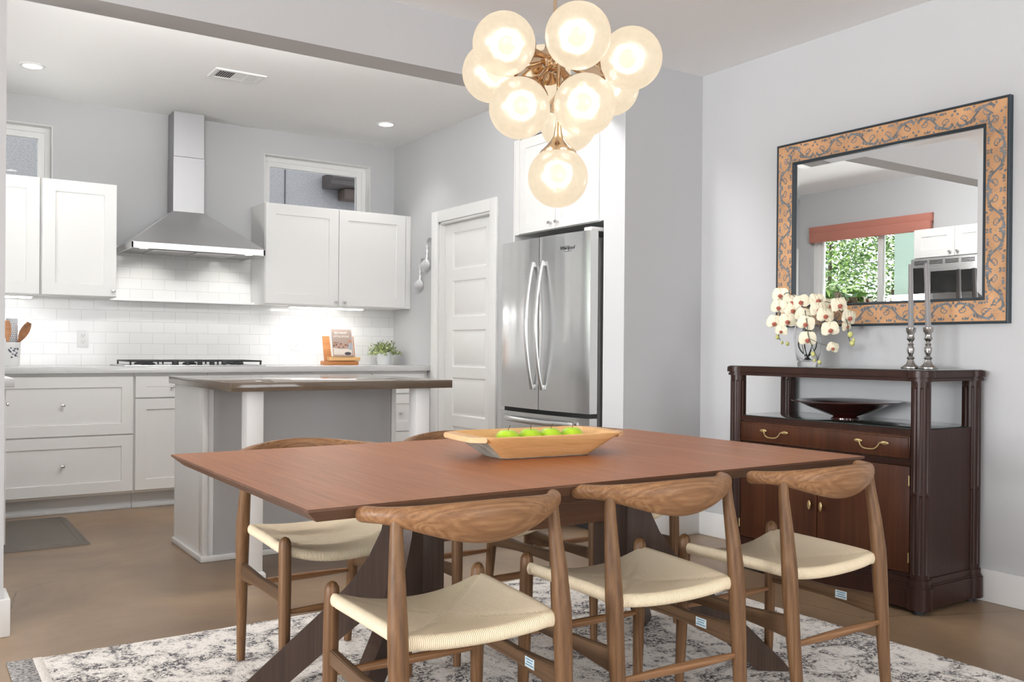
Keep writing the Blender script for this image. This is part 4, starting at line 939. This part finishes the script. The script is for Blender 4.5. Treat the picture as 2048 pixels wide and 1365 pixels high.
# ------------------------------------------------------------------ dough bowl and apples
BC = Vector((1.622, 2.290, TZ)); ba = math.radians(-5.5); BRt = Matrix.Rotation(ba, 3, 'Z')
def BW(x, y, z): return BC + BRt @ Vector((x, y, z))
t = thing('dough_bowl', BC, 'long carved wooden dough bowl in the middle of the dining table', 'bowl')
tb = bmesh.new()
def rc(L, W, z, n_=10, ex=11):
    out = []
    for k in range(48):
        a = 2 * PI * k / 48; c_, s_ = math.cos(a), math.sin(a)
        out.append(BW(L * math.copysign(abs(c_) ** (2 / ex), c_), W * math.copysign(abs(s_) ** (2 / ex), s_), z))
    return out
prof = [(0.152, 0.078, 0.001), (0.155, 0.081, 0.004), (0.196, 0.108, 0.036), (0.234, 0.134, 0.065), (0.236, 0.136, 0.070), (0.229, 0.130, 0.072), (0.205, 0.116, 0.055), (0.165, 0.088, 0.020), (0.13, 0.065, 0.012)]
Rn = [[tb.verts.new(p) for p in rc(*q)] for q in prof]
for i in range(len(Rn) - 1):
    for k in range(48): tb.faces.new((Rn[i][k], Rn[i][(k + 1) % 48], Rn[i + 1][(k + 1) % 48], Rn[i + 1][k]))
tb.faces.new(Rn[0]); tb.faces.new(Rn[-1])
b_ = MB()._add(tb)
for f in b_.bm.faces:   # weathered grey paint left on the sawn ends and the underside
    nl = BRt.inverted() @ f.normal; c_ = BRt.inverted() @ (f.calc_center_median() - BC)
    if f.normal.z < 0.1 and (abs(nl.x) > 0.55 and abs(c_.x) > 0.15 or f.normal.z < -0.9 or c_.z < 0.003): f.material_index = 1
build('trough', b_, [DOUGH, mat('weathered_grey', (0.33, 0.33, 0.29), 0.7, var=(25, 0.35), bump=(40, 0.4, 0.002))], t, smooth=40)
for s in (-1, 1):
    hd = MB().prism([(s * 0.226, -0.126), (s * 0.266, -0.095), (s * 0.271, -0.08), (s * 0.271, 0.08), (s * 0.266, 0.095), (s * 0.226, 0.126)], 0.056, 0.0715, lambda a, b, h: tuple(BW(a, b, h)), bev=0.003)
    hd2 = build('handle', hd, wood('handle_wood', (0.55, 0.34, 0.18), (0.76, 0.50, 0.28), (0.86, 0.60, 0.36), 'Y', scale=1.5, rings=1.5, rough=0.6), t)
APL = mat('green_apple', (0.42, 0.66, 0.015), 0.28, coat=0.4, var=(9, 0.18)); STEM = mat('apple_stem', (0.10, 0.06, 0.03), 0.7)
APS = [((1.533, 2.310), 'green apple at the left end of the row in the dough bowl', 0.5), ((1.615, 2.308), 'green apple second from the left in the dough bowl', 0.1), ((1.687, 2.300), 'green apple third from the left in the dough bowl', 0.4), ((1.765, 2.291), 'green apple at the right end of the row in the dough bowl', -0.1)]
for (ax, ay), lab, tl in APS:
    t = thing('green_apple', (ax, ay, TZ + 0.013), lab, 'apple', 'green apples in the dough bowl')
    pr = []
    for k in range(21):
        th = PI * k / 20; r_ = 0.0375 * math.sin(th) ** 0.9 * (1 + 0.06 * math.cos(th)); z = 0.034 + 0.034 * math.cos(th) - 0.011 * math.exp(-(r_ / 0.010) ** 2) * (1 if th < 1.5 else -0.7)
        pr.append((r_, z))
    build('fruit', MB().lathe(pr, (ax, ay, TZ + 0.0135), 28), APL, t, smooth=80)
    build('stem', MB().tube([(ax, ay, TZ + 0.068), (ax + 0.003, ay, TZ + 0.080), (ax + 0.003 + 0.014 * tl, ay, TZ + 0.092)], [0.0014, 0.0011, 0.0018], 8), STEM, t)

# ------------------------------------------------------------------ chandelier
HUB = Vector((1.575, 2.14, 1.895))
t = thing('chandelier', (HUB.x, HUB.y, ZC), 'cluster chandelier of ten frosted glowing globes on brass arms', 'chandelier')
GL = [(1.368, 2.094, 1.885), (1.466, 1.890, 1.870), (1.684, 1.929, 1.861), (1.440, 2.270, 1.862), (1.450, 2.137, 1.731), (1.577, 2.000, 1.730), (1.812, 2.168, 1.858), (1.700, 2.236, 1.742), (1.567, 2.109, 1.543), (1.640, 2.290, 1.900)]
build('canopy', MB().lathe([(0, -0.03), (0.055, -0.028), (0.062, -0.02), (0.062, 0)], (HUB.x, HUB.y, ZC), 32), BRASS, t)
build('stem_rod', MB().tube([(HUB.x, HUB.y, ZC - 0.02), HUB], 0.0055, 12), BRASS, t)
build('hub', MB().sphere(HUB, 0.042, (1, 1, 1), 24, 16).lathe([(0.0, 0.07), (0.026, 0.066), (0.030, 0.03)], HUB, 24), BRASS, t)
GR = 0.0865
for i, g_ in enumerate(GL):
    c = Vector(g_); src = HUB if i != 8 else Vector((1.567, 2.109, 1.80))
    if i == 8: src = HUB
    d = (src - c); L = d.length
    if i == 8: d = Vector((0, 0, 1)); 
    d.normalize()
    gl = build('globe', MB().sphere(c, GR, seg=48, rings=32), GLOBE, t, smooth=180)
    build('bulb', MB().sphere(c + d * 0.01, 0.030, (1, 1, 1), 16, 10), BULB, gl, smooth=180)
    lamp('globe_lamp', 'POINT', c + d * 0.01, (0, 0, -1), 44, (1.0, 0.92, 0.82), radius=0.032)
    base = c + d * (GR * 0.80)
    hgt = 0.075 if i == 8 else max(0.02, min(0.075, L - GR - 0.01))
    prof = [(0.054, 0.0), (0.051, 0.006), (0.036, 0.020), (0.022, 0.036), (0.013, 0.052), (0.007, 0.06 + hgt * 0.5)]
    build('cup', MB().lathe(prof, base, 28, tuple(d)), BRASS, t, smooth=60)
    top = base + d * 0.075
    build('arm', MB().tube([base + d * 0.03, (HUB if i != 8 else Vector((c.x, c.y, HUB.z - 0.02)))], 0.006, 12), BRASS, t)

# ------------------------------------------------------------------ sideboard
SX0, SX1, SY0, SY1 = 3.345, 3.785, 2.070, 3.100
t = thing('sideboard', (3.56, 2.585, 0), 'dark mahogany sideboard with open shelf, fluted posts and brass pulls', 'sideboard')
def rounded(x0, x1, y0, y1, d=0.0, rc_=0.030, notch=0.012):
    """plan outline with projecting rounded corners"""
    pts = []
    for cx_, cy_, a0 in ((x0 + 0.034, y0 + 0.034, PI), (x1 - 0.034, y0 + 0.034, 1.5 * PI), (x1 - 0.034, y1 - 0.034, 0), (x0 + 0.034, y1 - 0.034, 0.5 * PI)):
        for k in range(-2, 11):
            a = a0 + (PI / 2) * k / 8; r_ = 0.044 + d
            pts.append((cx_ + r_ * math.cos(a), cy_ + r_ * math.sin(a)))
    return pts
def plan(x0, x1, y0, y1, d):
    """rectangle plus four corner rounds"""
    m_ = MB(); return m_
def slab(mb, x0, x1, y0, y1, z0, z1, d=0.0, bev=0.0):
    mb.box(x0 + 0.012 - d, x1 - 0.012 + d, y0 + 0.012 - d, y1 - 0.012 + d, z0, z1)
    for cx_, cy_ in ((x0 + 0.036, y0 + 0.036), (x1 - 0.036, y0 + 0.036), (x1 - 0.036, y1 - 0.036), (x0 + 0.036, y1 - 0.036)):
        mb.lathe([(0, 0), (0.042 + d, 0), (0.042 + d, z1 - z0), (0, z1 - z0)], (cx_, cy_, z0), 28)
b = MB(); slab(b, SX0, SX1, SY0, SY1, 0.930, 0.942, 0.006); slab(b, SX0, SX1, SY0, SY1, 0.942, 0.9465, 0.000); slab(b, SX0, SX1, SY0, SY1, 0.9465, 0.968, 0.012); slab(b, SX0, SX1, SY0, SY1, 0.968, 0.9725, 0.009)
build('top', b, MAHZ, t, smooth=30)
build('glass_top', MB().box(SX0 + 0.006, SX1 - 0.006, SY0 + 0.006, SY1 - 0.006, 0.9726, 0.9755, 0.001), mat('dark_green_glass', (0.035, 0.045, 0.04), 0.06, coat=0.6), t)
for cx_, cy_ in ((SX0 + 0.036, SY0 + 0.036), (SX1 - 0.036, SY0 + 0.036), (SX1 - 0.036, SY1 - 0.036), (SX0 + 0.036, SY1 - 0.036)):
    # fluted round post
    tb = bmesh.new(); n_ = 96; rings = []
    for z in (0.14, 0.160, 0.166, 0.47, 0.476, 0.484, 0.49, 0.900, 0.906, 0.930):
        fl_ = 0.0035 if (0.165 < z < 0.475 or 0.485 < z < 0.905) else 0
        rings.append([tb.verts.new((cx_ + (0.037 - fl_ * max(0, math.cos(10 * q)) ** 0.5 if math.cos(10 * q) > 0 else 0.037) * math.cos(q), cy_ + (0.037 - fl_ * max(0, math.cos(10 * q)) ** 0.5 if math.cos(10 * q) > 0 else 0.037) * math.sin(q), z)) for q in [2 * PI * k / n_ for k in range(n_)]])
    for i in range(len(rings) - 1):
        for k in range(n_): tb.faces.new((rings[i][k], rings[i][(k + 1) % n_], rings[i + 1][(k + 1) % n_], rings[i + 1][k]))
    build('post', MB()._add(tb), MAHZ, t, smooth=25)
    build('foot', MB().lathe([(0, 0), (0.022, 0), (0.022, 0.022), (0, 0.022)], (cx_, cy_, 0), 16), BLACK, t)
b = MB(); slab(b, SX0, SX1, SY0, SY1, 0.020, 0.108, 0.008); slab(b, SX0, SX1, SY0, SY1, 0.108, 0.116, 0.003); slab(b, SX0, SX1, SY0, SY1, 0.116, 0.140, 0.000)
build('plinth', b, MAHZ, t, smooth=30)
build('case', MB().box(SX0 + 0.035, SX1 - 0.01, SY0 + 0.02, SY1 - 0.02, 0.14, 0.733), MAHS, t, smooth=0)
fr = MB(); ya, yb = SY0 + 0.070, SY1 - 0.070; X0 = SX0 + 0.022
fr.box(X0, X0 + 0.02, ya - 0.01, yb + 0.01, 0.712, 0.735); fr.box(X0, X0 + 0.02, ya - 0.01, yb + 0.01, 0.588, 0.612, 0.002); fr.box(X0, X0 + 0.02, ya - 0.01, yb + 0.01, 0.14, 0.152)
fr.box(SX0 + 0.03, SX1 - 0.03, SY0 + 0.018, SY0 + 0.03, 0.14, 0.735)
build('face_frame', fr, MAHZ, t, smooth=20)
build('shelf_glass', MB().box(SX0 + 0.03, SX1 - 0.01, SY0 + 0.03, SY1 - 0.03, 0.7355, 0.7395, 0.001), MT['dark_green_glass'], t)
drw = build('drawer', MB().box(X0 - 0.006, X0 + 0.015, ya, yb, 0.616, 0.708, 0.003).ring(ya, yb, 0.616, 0.708, [(0.004, 0.006), (0.004, 0.0085), (0.008, 0.0085), (0.008, 0.006)], xf_(X0)), MAHY, t, smooth=30)
for yc in (2.826, 2.315):
    h = MB()
    for s in (-1, 1):
        h.sphere((X0 - 0.010, yc + s * 0.062, 0.672), 0.017, (0.18, 1.2, 0.45), 20, 10)
    pts = []
    for i in range(17):
        f = -1 + i / 8; pts.append((X0 - 0.022 - 0.006 * (1 - f * f), yc + 0.048 * math.copysign(abs(f) ** 0.8, f) * (1 + 0.18 * (1 - abs(f)) * abs(f)), 0.672 - 0.028 * (1 - abs(f) ** 3)))
    h.tube([(X0 - 0.008, yc - 0.056, 0.672)] + pts + [(X0 - 0.008, yc + 0.056, 0.672)], [0.0032] * 19, 10)
    build('bail_pull', h, OBRASS, drw)
ym = (ya + yb) / 2
for a0, a1, kn, hy in ((ym + 0.002, yb, ym + 0.030, yb), (ya, ym - 0.002, ym - 0.030, ya)):
    d_ = build('door', MB().box(X0 - 0.006, X0 + 0.015, a0, a1, 0.156, 0.585, 0.003), MAHY, t, smooth=30)
    build('oval_pull', MB().sphere((X0 - 0.022, kn, 0.365), 0.021, (0.22, 0.42, 1), 20, 12).tube([(X0 - 0.006, kn, 0.365), (X0 - 0.022, kn, 0.365)], 0.004, 10), OBRASS, d_)
    hg = MB()
    for z in (0.22, 0.53): hg.tube([(X0 - 0.009, hy, z - 0.02), (X0 - 0.009, hy, z + 0.02)], 0.0035, 10)
    build('hinge', hg, OBRASS, d_)
# lacquered bowl on the open shelf
BL = Vector((3.575, 2.600, 0.7400))
tag(build('shallow_bowl', MB().lathe([(0, 0.0), (0.062, 0.0), (0.062, 0.006), (0.050, 0.012), (0.10, 0.030), (0.17, 0.058), (0.205, 0.076), (0.235, 0.080), (0.237, 0.084), (0.205, 0.083), (0.165, 0.066), (0.09, 0.038), (0, 0.026)], BL, 64), mat('red_black_lacquer', (0.045, 0.008, 0.006), 0.12, coat=0.6), smooth=50),
    'wide shallow dark red lacquer bowl on the sideboard shelf', 'bowl')
# candlesticks
for cy_, lab, lab2 in ((2.292, 'pewter candlestick nearer the vase on the sideboard', 'tall grey taper candle, the left one in front of the mirror'), (2.212, 'pewter candlestick nearer the front end of the sideboard', 'tall grey taper candle, the right one in front of the mirror')):
    cx_ = 3.60; z0 = 0.9758
    prof = [(0, 0), (0.038, 0), (0.0395, 0.003), (0.039, 0.007), (0.034, 0.011), (0.030, 0.013), (0.020, 0.020), (0.014, 0.032), (0.012, 0.040), (0.018, 0.046), (0.013, 0.052), (0.008, 0.056), (0.012, 0.066), (0.016, 0.080), (0.015, 0.090), (0.009, 0.100), (0.014, 0.104), (0.009, 0.109), (0.008, 0.116), (0.015, 0.124), (0.017, 0.130), (0.013, 0.138), (0.014, 0.150), (0.020, 0.160), (0.021, 0.176), (0.018, 0.177), (0.012, 0.177), (0.012, 0.165), (0, 0.165)]
    tag(build('candlestick', MB().lathe(prof, (cx_, cy_, z0), 36), PEWTER, smooth=40), lab, 'candlestick', 'pewter candlesticks on the sideboard')
    tb = bmesh.new(); rg = []
    zb_, zt_ = z0 + 0.166, 1.425; tp = Vector(((0.0 if cy_ > 2.25 else 0.0), (0.004 if cy_ > 2.25 else 0.012)))
    for f, r_ in ((0, 0.0112), (1, 0.0085), (1.003, 0.006)):
        ring = []
        for k in range(32):
            a = 2 * PI * k / 32; q = r_ * (1 + 0.10 * math.cos(8 * a)); ring.append(tb.verts.new((cx_ + q * math.cos(a) + tp.x * f, cy_ + q * math.sin(a) + tp.y * f, zb_ + (zt_ - zb_) * f)))
        rg.append(ring)
    for i in range(2):
        for k in range(32): tb.faces.new((rg[i][k], rg[i][(k + 1) % 32], rg[i + 1][(k + 1) % 32], rg[i + 1][k]))
    tb.faces.new(rg[0]); tb.faces.new(rg[-1])
    c_ = MB()._add(tb)
    tag(build('taper_candle', c_, mat('grey_wax', (0.25, 0.24, 0.24), 0.4), smooth=20), lab2, 'candle', 'grey taper candles')
# vase
VC = Vector((3.60, 2.830, 0.9758))
VG = mat('vase_glass', (1, 1, 1), 0.0, trans=1.0, ior=1.45)
t = MB().lathe([(0, 0.0), (0.044, 0.0), (0.046, 0.004), (0.048, 0.02), (0.060, 0.07), (0.066, 0.13), (0.060, 0.19), (0.048, 0.235), (0.046, 0.245), (0.043, 0.245), (0.045, 0.232), (0.056, 0.19), (0.061, 0.13), (0.055, 0.07), (0.042, 0.028), (0, 0.022)], VC, 48)
tag(build('glass_vase', t, VG, smooth=50), 'clear glass vase with dark twigs inside, on the left end of the sideboard', 'vase')
# orchids
PET = [mat('orchid_petal', (0.84, 0.78, 0.60), 0.55, var=(25, 0.06)), mat('orchid_lip', (0.42, 0.12, 0.08), 0.5), mat('orchid_bud', (0.55, 0.55, 0.20), 0.5)]
STM = mat('orchid_stem', (0.06, 0.07, 0.05), 0.6)
oc = thing('orchid_spray', (VC.x, VC.y, VC.z + 0.03), 'spray of cream orchids with rust-red centres standing in the glass vase', 'flowers')
def orchid(c, face, s=1.0, roll=0.0):
    q = Vector(face).to_track_quat('Z', 'Y').to_matrix() @ Matrix.Rotation(roll, 3, 'Z'); c = Vector(c); m_ = MB()
    def petal(ang, ln, wd, cup, lift=0.0):
        g = []
        for i in range(13):
            f = i / 12; row = []
            w_ = wd * math.sqrt(max(0.0, 1 - ((f - 0.52) / 0.52) ** 2)) if f < 1 else 0.0
            for j in range(7):
                e = -1 + j / 3; x = ln * f; y = w_ * e; z = lift - cup * (f ** 2) * 0.5 + 0.10 * w_ * e * e * -1 + 0.002 * math.sin(9 * f + 5 * e)
                row.append(c + q @ (Matrix.Rotation(ang, 3, 'Z') @ Vector((x, y, z))) * 1.0)
            g.append(row)
        m_.surf(g)
    for a in (90, 215, 325): petal(math.radians(a), 0.036 * s, 0.0165 * s, 0.012 * s, -0.002)
    for a in (12, 168): petal(math.radians(a), 0.041 * s, 0.031 * s, 0.010 * s, 0.002)
    o = build('blossom', m_, PET[0], oc, smooth=80)
    l2 = MB().sphere(c + q @ Vector((0, -0.004, 0.008)) * s, 0.0075 * s, (1, 1.2, 1), 12, 8); 
    l2.sphere(c + q @ Vector((0.006, -0.006, 0.007)) * s, 0.006 * s, (0.7, 1, 1), 10, 6); l2.sphere(c + q @ Vector((-0.006, -0.006, 0.007)) * s, 0.006 * s, (0.7, 1, 1), 10, 6); l2.sphere(c + q @ Vector((0, -0.014, 0.008)) * s, 0.006 * s, (0.7, 1.3, 0.8), 10, 6)
    build('lip', l2, PET[1], o, smooth=80)
view = Vector((-0.83, -0.62, 0.0))
FL = [(3.56, 2.962, 1.322, -0.2, 0.2), (3.53, 2.945, 1.262, -0.3, 0), (3.50, 2.945, 1.185, -0.2, -0.1), (3.57, 2.905, 1.285, 0.3, 0.4), (3.56, 2.885, 1.245, 0.2, 0.5), (3.52, 2.885, 1.193, 0.1, 0), (3.58, 2.855, 1.285, -0.3, 0.5), (3.55, 2.815, 1.218, 0.1, 0.1),
      (3.60, 2.775, 1.290, 0.5, 0.7), (3.57, 2.745, 1.245, 0.3, 0.3), (3.50, 2.762, 1.178, 0.05, -0.1), (3.56, 2.70, 1.215, 0.4, 0.2), (3.55, 2.665, 1.150, 0.2, -0.1), (3.50, 2.752, 1.105, 0.1, -0.2), (3.58, 2.640, 1.262, 0.6, 0.4), (3.60, 2.600, 1.205, 0.9, 0.0), (3.50, 2.905, 1.145, -0.2, -0.3), (3.57, 2.665, 1.065, 0.5, -0.3), (3.62, 2.72, 1.265, 0.8, 0.6), (3.61, 2.62, 1.165, 1.0, -0.1)]
rr = random.Random(9)
for i, (x, y, z, tw, up) in enumerate(FL):
    d = Matrix.Rotation(tw * 0.8, 3, 'Z') @ view; d.z = up * 0.5 - 0.05
    orchid((x, y, z), d, 1.0 if i not in (16, 17, 19) else 0.72, rr.uniform(-0.3, 0.3))
sm_ = MB(); mouth = VC + Vector((0, 0, 0.22))
def stalk(pts, r_=0.0018):
    P_ = [Vector(p) for p in pts]; out = []
    for i in range(len(P_) - 1):
        for k in range(6):
            f = k / 6; p0 = P_[max(0, i - 1)]; p1 = P_[i]; p2 = P_[i + 1]; p3 = P_[min(len(P_) - 1, i + 2)]
            out.append(0.5 * ((2 * p1) + (-p0 + p2) * f + (2 * p0 - 5 * p1 + 4 * p2 - p3) * f * f + (-p0 + 3 * p1 - 3 * p2 + p3) * f ** 3))
    out.append(P_[-1]); sm_.tube(out, r_, 8)
bs = VC + Vector((0, 0, 0.03))
stalk([bs + Vector((0.01, 0.02, 0)), VC + Vector((0.0, 0.035, 0.13)), mouth + Vector((0, 0.02, 0.01)), (3.58, 2.88, 1.30), (3.57, 2.94, 1.33), (3.56, 2.96, 1.25), (3.53, 2.945, 1.13), (3.53, 2.935, 1.10)])
stalk([bs + Vector((-0.02, -0.01, 0)), VC + Vector((-0.01, -0.04, 0.12)), mouth + Vector((0, -0.02, 0.01)), (3.60, 2.74, 1.28), (3.59, 2.66, 1.25), (3.58, 2.60, 1.19), (3.56, 2.575, 1.12), (3.56, 2.565, 1.09)])
stalk([bs + Vector((0.0, 0.0, 0)), VC + Vector((-0.03, 0.0, 0.12)), mouth + Vector((-0.02, 0.0, 0.0)), (3.54, 2.80, 1.24), (3.50, 2.76, 1.20), (3.50, 2.74, 1.10), (3.52, 2.70, 1.00), (3.52, 2.69, 0.99)])
stalk([(3.50, 2.75, 1.11), (3.54, 2.70, 1.08), (3.57, 2.665, 1.07)], 0.0012)
for dx, dy in ((0.02, 0.03), (-0.03, 0.02), (-0.02, -0.035), (0.03, -0.02)):
    stalk([bs + Vector((-dx * 0.4, -dy * 0.4, 0)), bs + Vector((dx, dy, 0.05)), bs + Vector((dx * 1.1, dy * 1.1, 0.10)), bs + Vector((dx * 0.4, -dy * 0.2, 0.15))], 0.0032)
build('stems', sm_, STM, oc, smooth=60)
for i, (x, y, z, r_) in enumerate(((3.52, 2.945, 1.115, 0.010), (3.53, 2.925, 1.088, 0.007), (3.53, 2.893, 1.083, 0.009), (3.52, 2.735, 1.035, 0.011), (3.52, 2.728, 1.005, 0.007), (3.52, 2.700, 0.998, 0.009), (3.56, 2.565, 1.125, 0.012), (3.56, 2.548, 1.10, 0.008), (3.56, 2.555, 1.085, 0.011))):
    build('bud', MB().sphere((x, y, z), r_, (1, 1, 1.2), 12, 8), PET[2], oc, smooth=80)

# ------------------------------------------------------------------ mirror
MY0, MY1, MZ0, MZ1 = 1.968, 3.170, 1.170, 2.113; FW = 0.112
t = thing('wall_mirror', (R - 0.015, (MY0 + MY1) / 2, MZ0), 'large framed wall mirror with orange border and blue scroll painting', 'mirror')
NAVY = mat('navy_edge', (0.022, 0.035, 0.045), 0.35)
ORG_ = mat('painted_orange', (0.56, 0.31, 0.155), 0.6, var=(9, 0.2), bump=(60, 0.2, 0.001)); SCR = mat('scroll_blue', (0.17, 0.18, 0.19), 0.6, var=(40, 0.35))
mm_ = lambda a, b, h: (R - h, a, b)
prof = [(0, 0.0), (0, 0.026), (0.003, 0.029), (0.009, 0.029), (0.011, 0.025), (FW - 0.013, 0.025), (FW - 0.011, 0.029), (FW - 0.003, 0.029), (FW, 0.024), (FW, 0.012)]
build('frame', MB().ring(MY0, MY1, MZ0, MZ1, prof, mm_, mats=[1, 1, 1, 1, 0, 1, 1, 1, 1]), [ORG_, NAVY], t, smooth=25)
SILV = mat('mirror_silver', (0.90, 0.91, 0.91), 0.0, 1.0)
a0, a1, b0, b1 = MY0 + FW - 0.001, MY1 - FW + 0.001, MZ0 + FW - 0.001, MZ1 - FW + 0.001
build('mirror_glass', MB().ring(a0, a1, b0, b1, [(0, 0.0145), (0.028, 0.0155)], mm_, fill=1), SILV, t, smooth=0)
# painted scrollwork: flat ribbons, leaves and dots
sc = MB(); tb = bmesh.new(); HH = 0.0256; PS = Matrix.Identity(3)
LY = [0]
def lay(q):
    return mm_(*q, HH + LY[0] * 4e-7)
def ribbon(pts, w_, T):
    LY[0] += 1
    L_ = []; n_ = len(pts)
    for i, (a, b) in enumerate(pts):
        dx = pts[min(i + 1, n_ - 1)][0] - pts[max(i - 1, 0)][0]; dy = pts[min(i + 1, n_ - 1)][1] - pts[max(i - 1, 0)][1]; l_ = math.hypot(dx, dy) or 1
        ww = w_[i] if hasattr(w_, '__len__') else w_
        L_.append((T(a - dy / l_ * ww, b + dx / l_ * ww), T(a + dy / l_ * ww, b - dx / l_ * ww)))
    V_ = [[tb.verts.new(lay(q)) for q in pr_] for pr_ in L_]
    for i in range(n_ - 1): tb.faces.new((V_[i][0], V_[i][1], V_[i + 1][1], V_[i + 1][0]))
def leafp(a, b, ang, ln, wd, T):
    LY[0] += 1; pts = []
    for k in range(10):
        q = 2 * PI * k / 10; x = ln * (0.5 + 0.5 * math.cos(q)); y = wd * math.sin(q) * (1 - 0.3 * math.cos(q))
        pts.append(T(a + x * math.cos(ang) - y * math.sin(ang), b + x * math.sin(ang) + y * math.cos(ang)))
    tb.faces.new([tb.verts.new(lay(q)) for q in pts])
def motif(T, k):
    # S scroll, unit length about 0.17 along a, half width 0.04 across b
    S = []
    for i in range(25):
        f = i / 24; S.append((-0.062 + 0.124 * f, 0.024 * math.sin(2 * PI * (f - 0.0))))
    ribbon(S, [0.0012 + 0.0034 * math.sin(PI * i / 24) for i in range(25)], T)
    for s in (-1, 1):
        sp = []
        for i in range(22):
            th = i * 0.40; r_ = 0.018 * (1 - i / 26); sp.append((s * (0.062 - 0.016 + r_ * math.cos(th - 0.3) * 1.0), s * (-0.000 + 0.014 - 0.016 + r_ * math.sin(th) * 0.95 - 0.004)))
        ribbon(sp, [0.0024 * (1 - i / 30) for i in range(22)], T)
        for j, (x, y, an, ln, wd) in enumerate(((0.020, 0.030, 0.5, 0.016, 0.0042), (0.034, 0.026, 1.2, 0.014, 0.004), (0.000, 0.012, 1.9, 0.018, 0.005), (0.012, -0.020, -0.9, 0.017, 0.005), (0.028, -0.030, -0.2, 0.015, 0.0045), (0.074, 0.016, 0.9, 0.013, 0.0042), (0.075, -0.018, -0.8, 0.015, 0.0045), (0.050, 0.028, 2.0, 0.012, 0.0035), (0.046, -0.010, -2.2, 0.012, 0.004), (0.010, 0.034, 2.4, 0.013, 0.004), (0.060, -0.034, -0.6, 0.012, 0.004), (0.088, 0.030, 1.5, 0.012, 0.004), (0.090, -0.030, -1.6, 0.012, 0.004))):
            leafp(s * x, s * y, an + (PI if s < 0 else 0), ln * 1.05, wd * 1.1, T)
        br_ = [(s * (0.004 + 0.034 * f), s * (0.010 + 0.020 * math.sin(f * 2.2))) for f in [i / 8 for i in range(9)]]
        ribbon(br_, 0.0008, T)
        br_ = [(s * (0.004 + 0.034 * f), s * (-0.010 - 0.022 * math.sin(f * 2.0))) for f in [i / 8 for i in range(9)]]
        ribbon(br_, 0.0008, T)
        # comma flourish
        cm = [(s * (0.058 - 0.020 * math.cos(f * 3.6)), s * (-0.020 - 0.014 * math.sin(f * 3.6))) for f in [i / 10 for i in range(11)]]
        ribbon(cm, [0.0008 + 0.0060 * (i / 10) * (1 - i / 11) * 3 for i in range(11)], T)
    for j in range(9):
        leafp(0.084 + 0.008 * math.cos(j * 2.4) * (j % 3), -0.004 + 0.010 * math.sin(j * 2.4) * (j % 3 + 0.3), 0, 0.0028, 0.0014, T)
mid = FW / 2
na = 6; La = (MY1 - MY0 - FW) / na; nb = 5; Lb = (MZ1 - MZ0 - FW) / nb
for i in range(na):
    ca = MY0 + FW / 2 + La * (i + 0.5); fl = -1 if i % 2 else 1
    motif(lambda a, b, ca=ca, fl=fl: (ca + a, MZ1 - mid + fl * b), i); motif(lambda a, b, ca=ca, fl=fl: (ca - a, MZ0 + mid + fl * b), i)
for i in range(nb):
    cb_ = MZ0 + FW / 2 + Lb * (i + 0.5); fl = -1 if i % 2 else 1
    motif(lambda a, b, cb_=cb_, fl=fl: (MY1 - mid + fl * b, cb_ + a), i); motif(lambda a, b, cb_=cb_, fl=fl: (MY0 + mid + fl * b, cb_ - a), i)
me = bpy.data.meshes.new('t'); tb.to_mesh(me); tb.free(); sc.bm.from_mesh(me); bpy.data.meshes.remove(me)
build('painted_scrolls', sc, SCR, t, smooth=0)
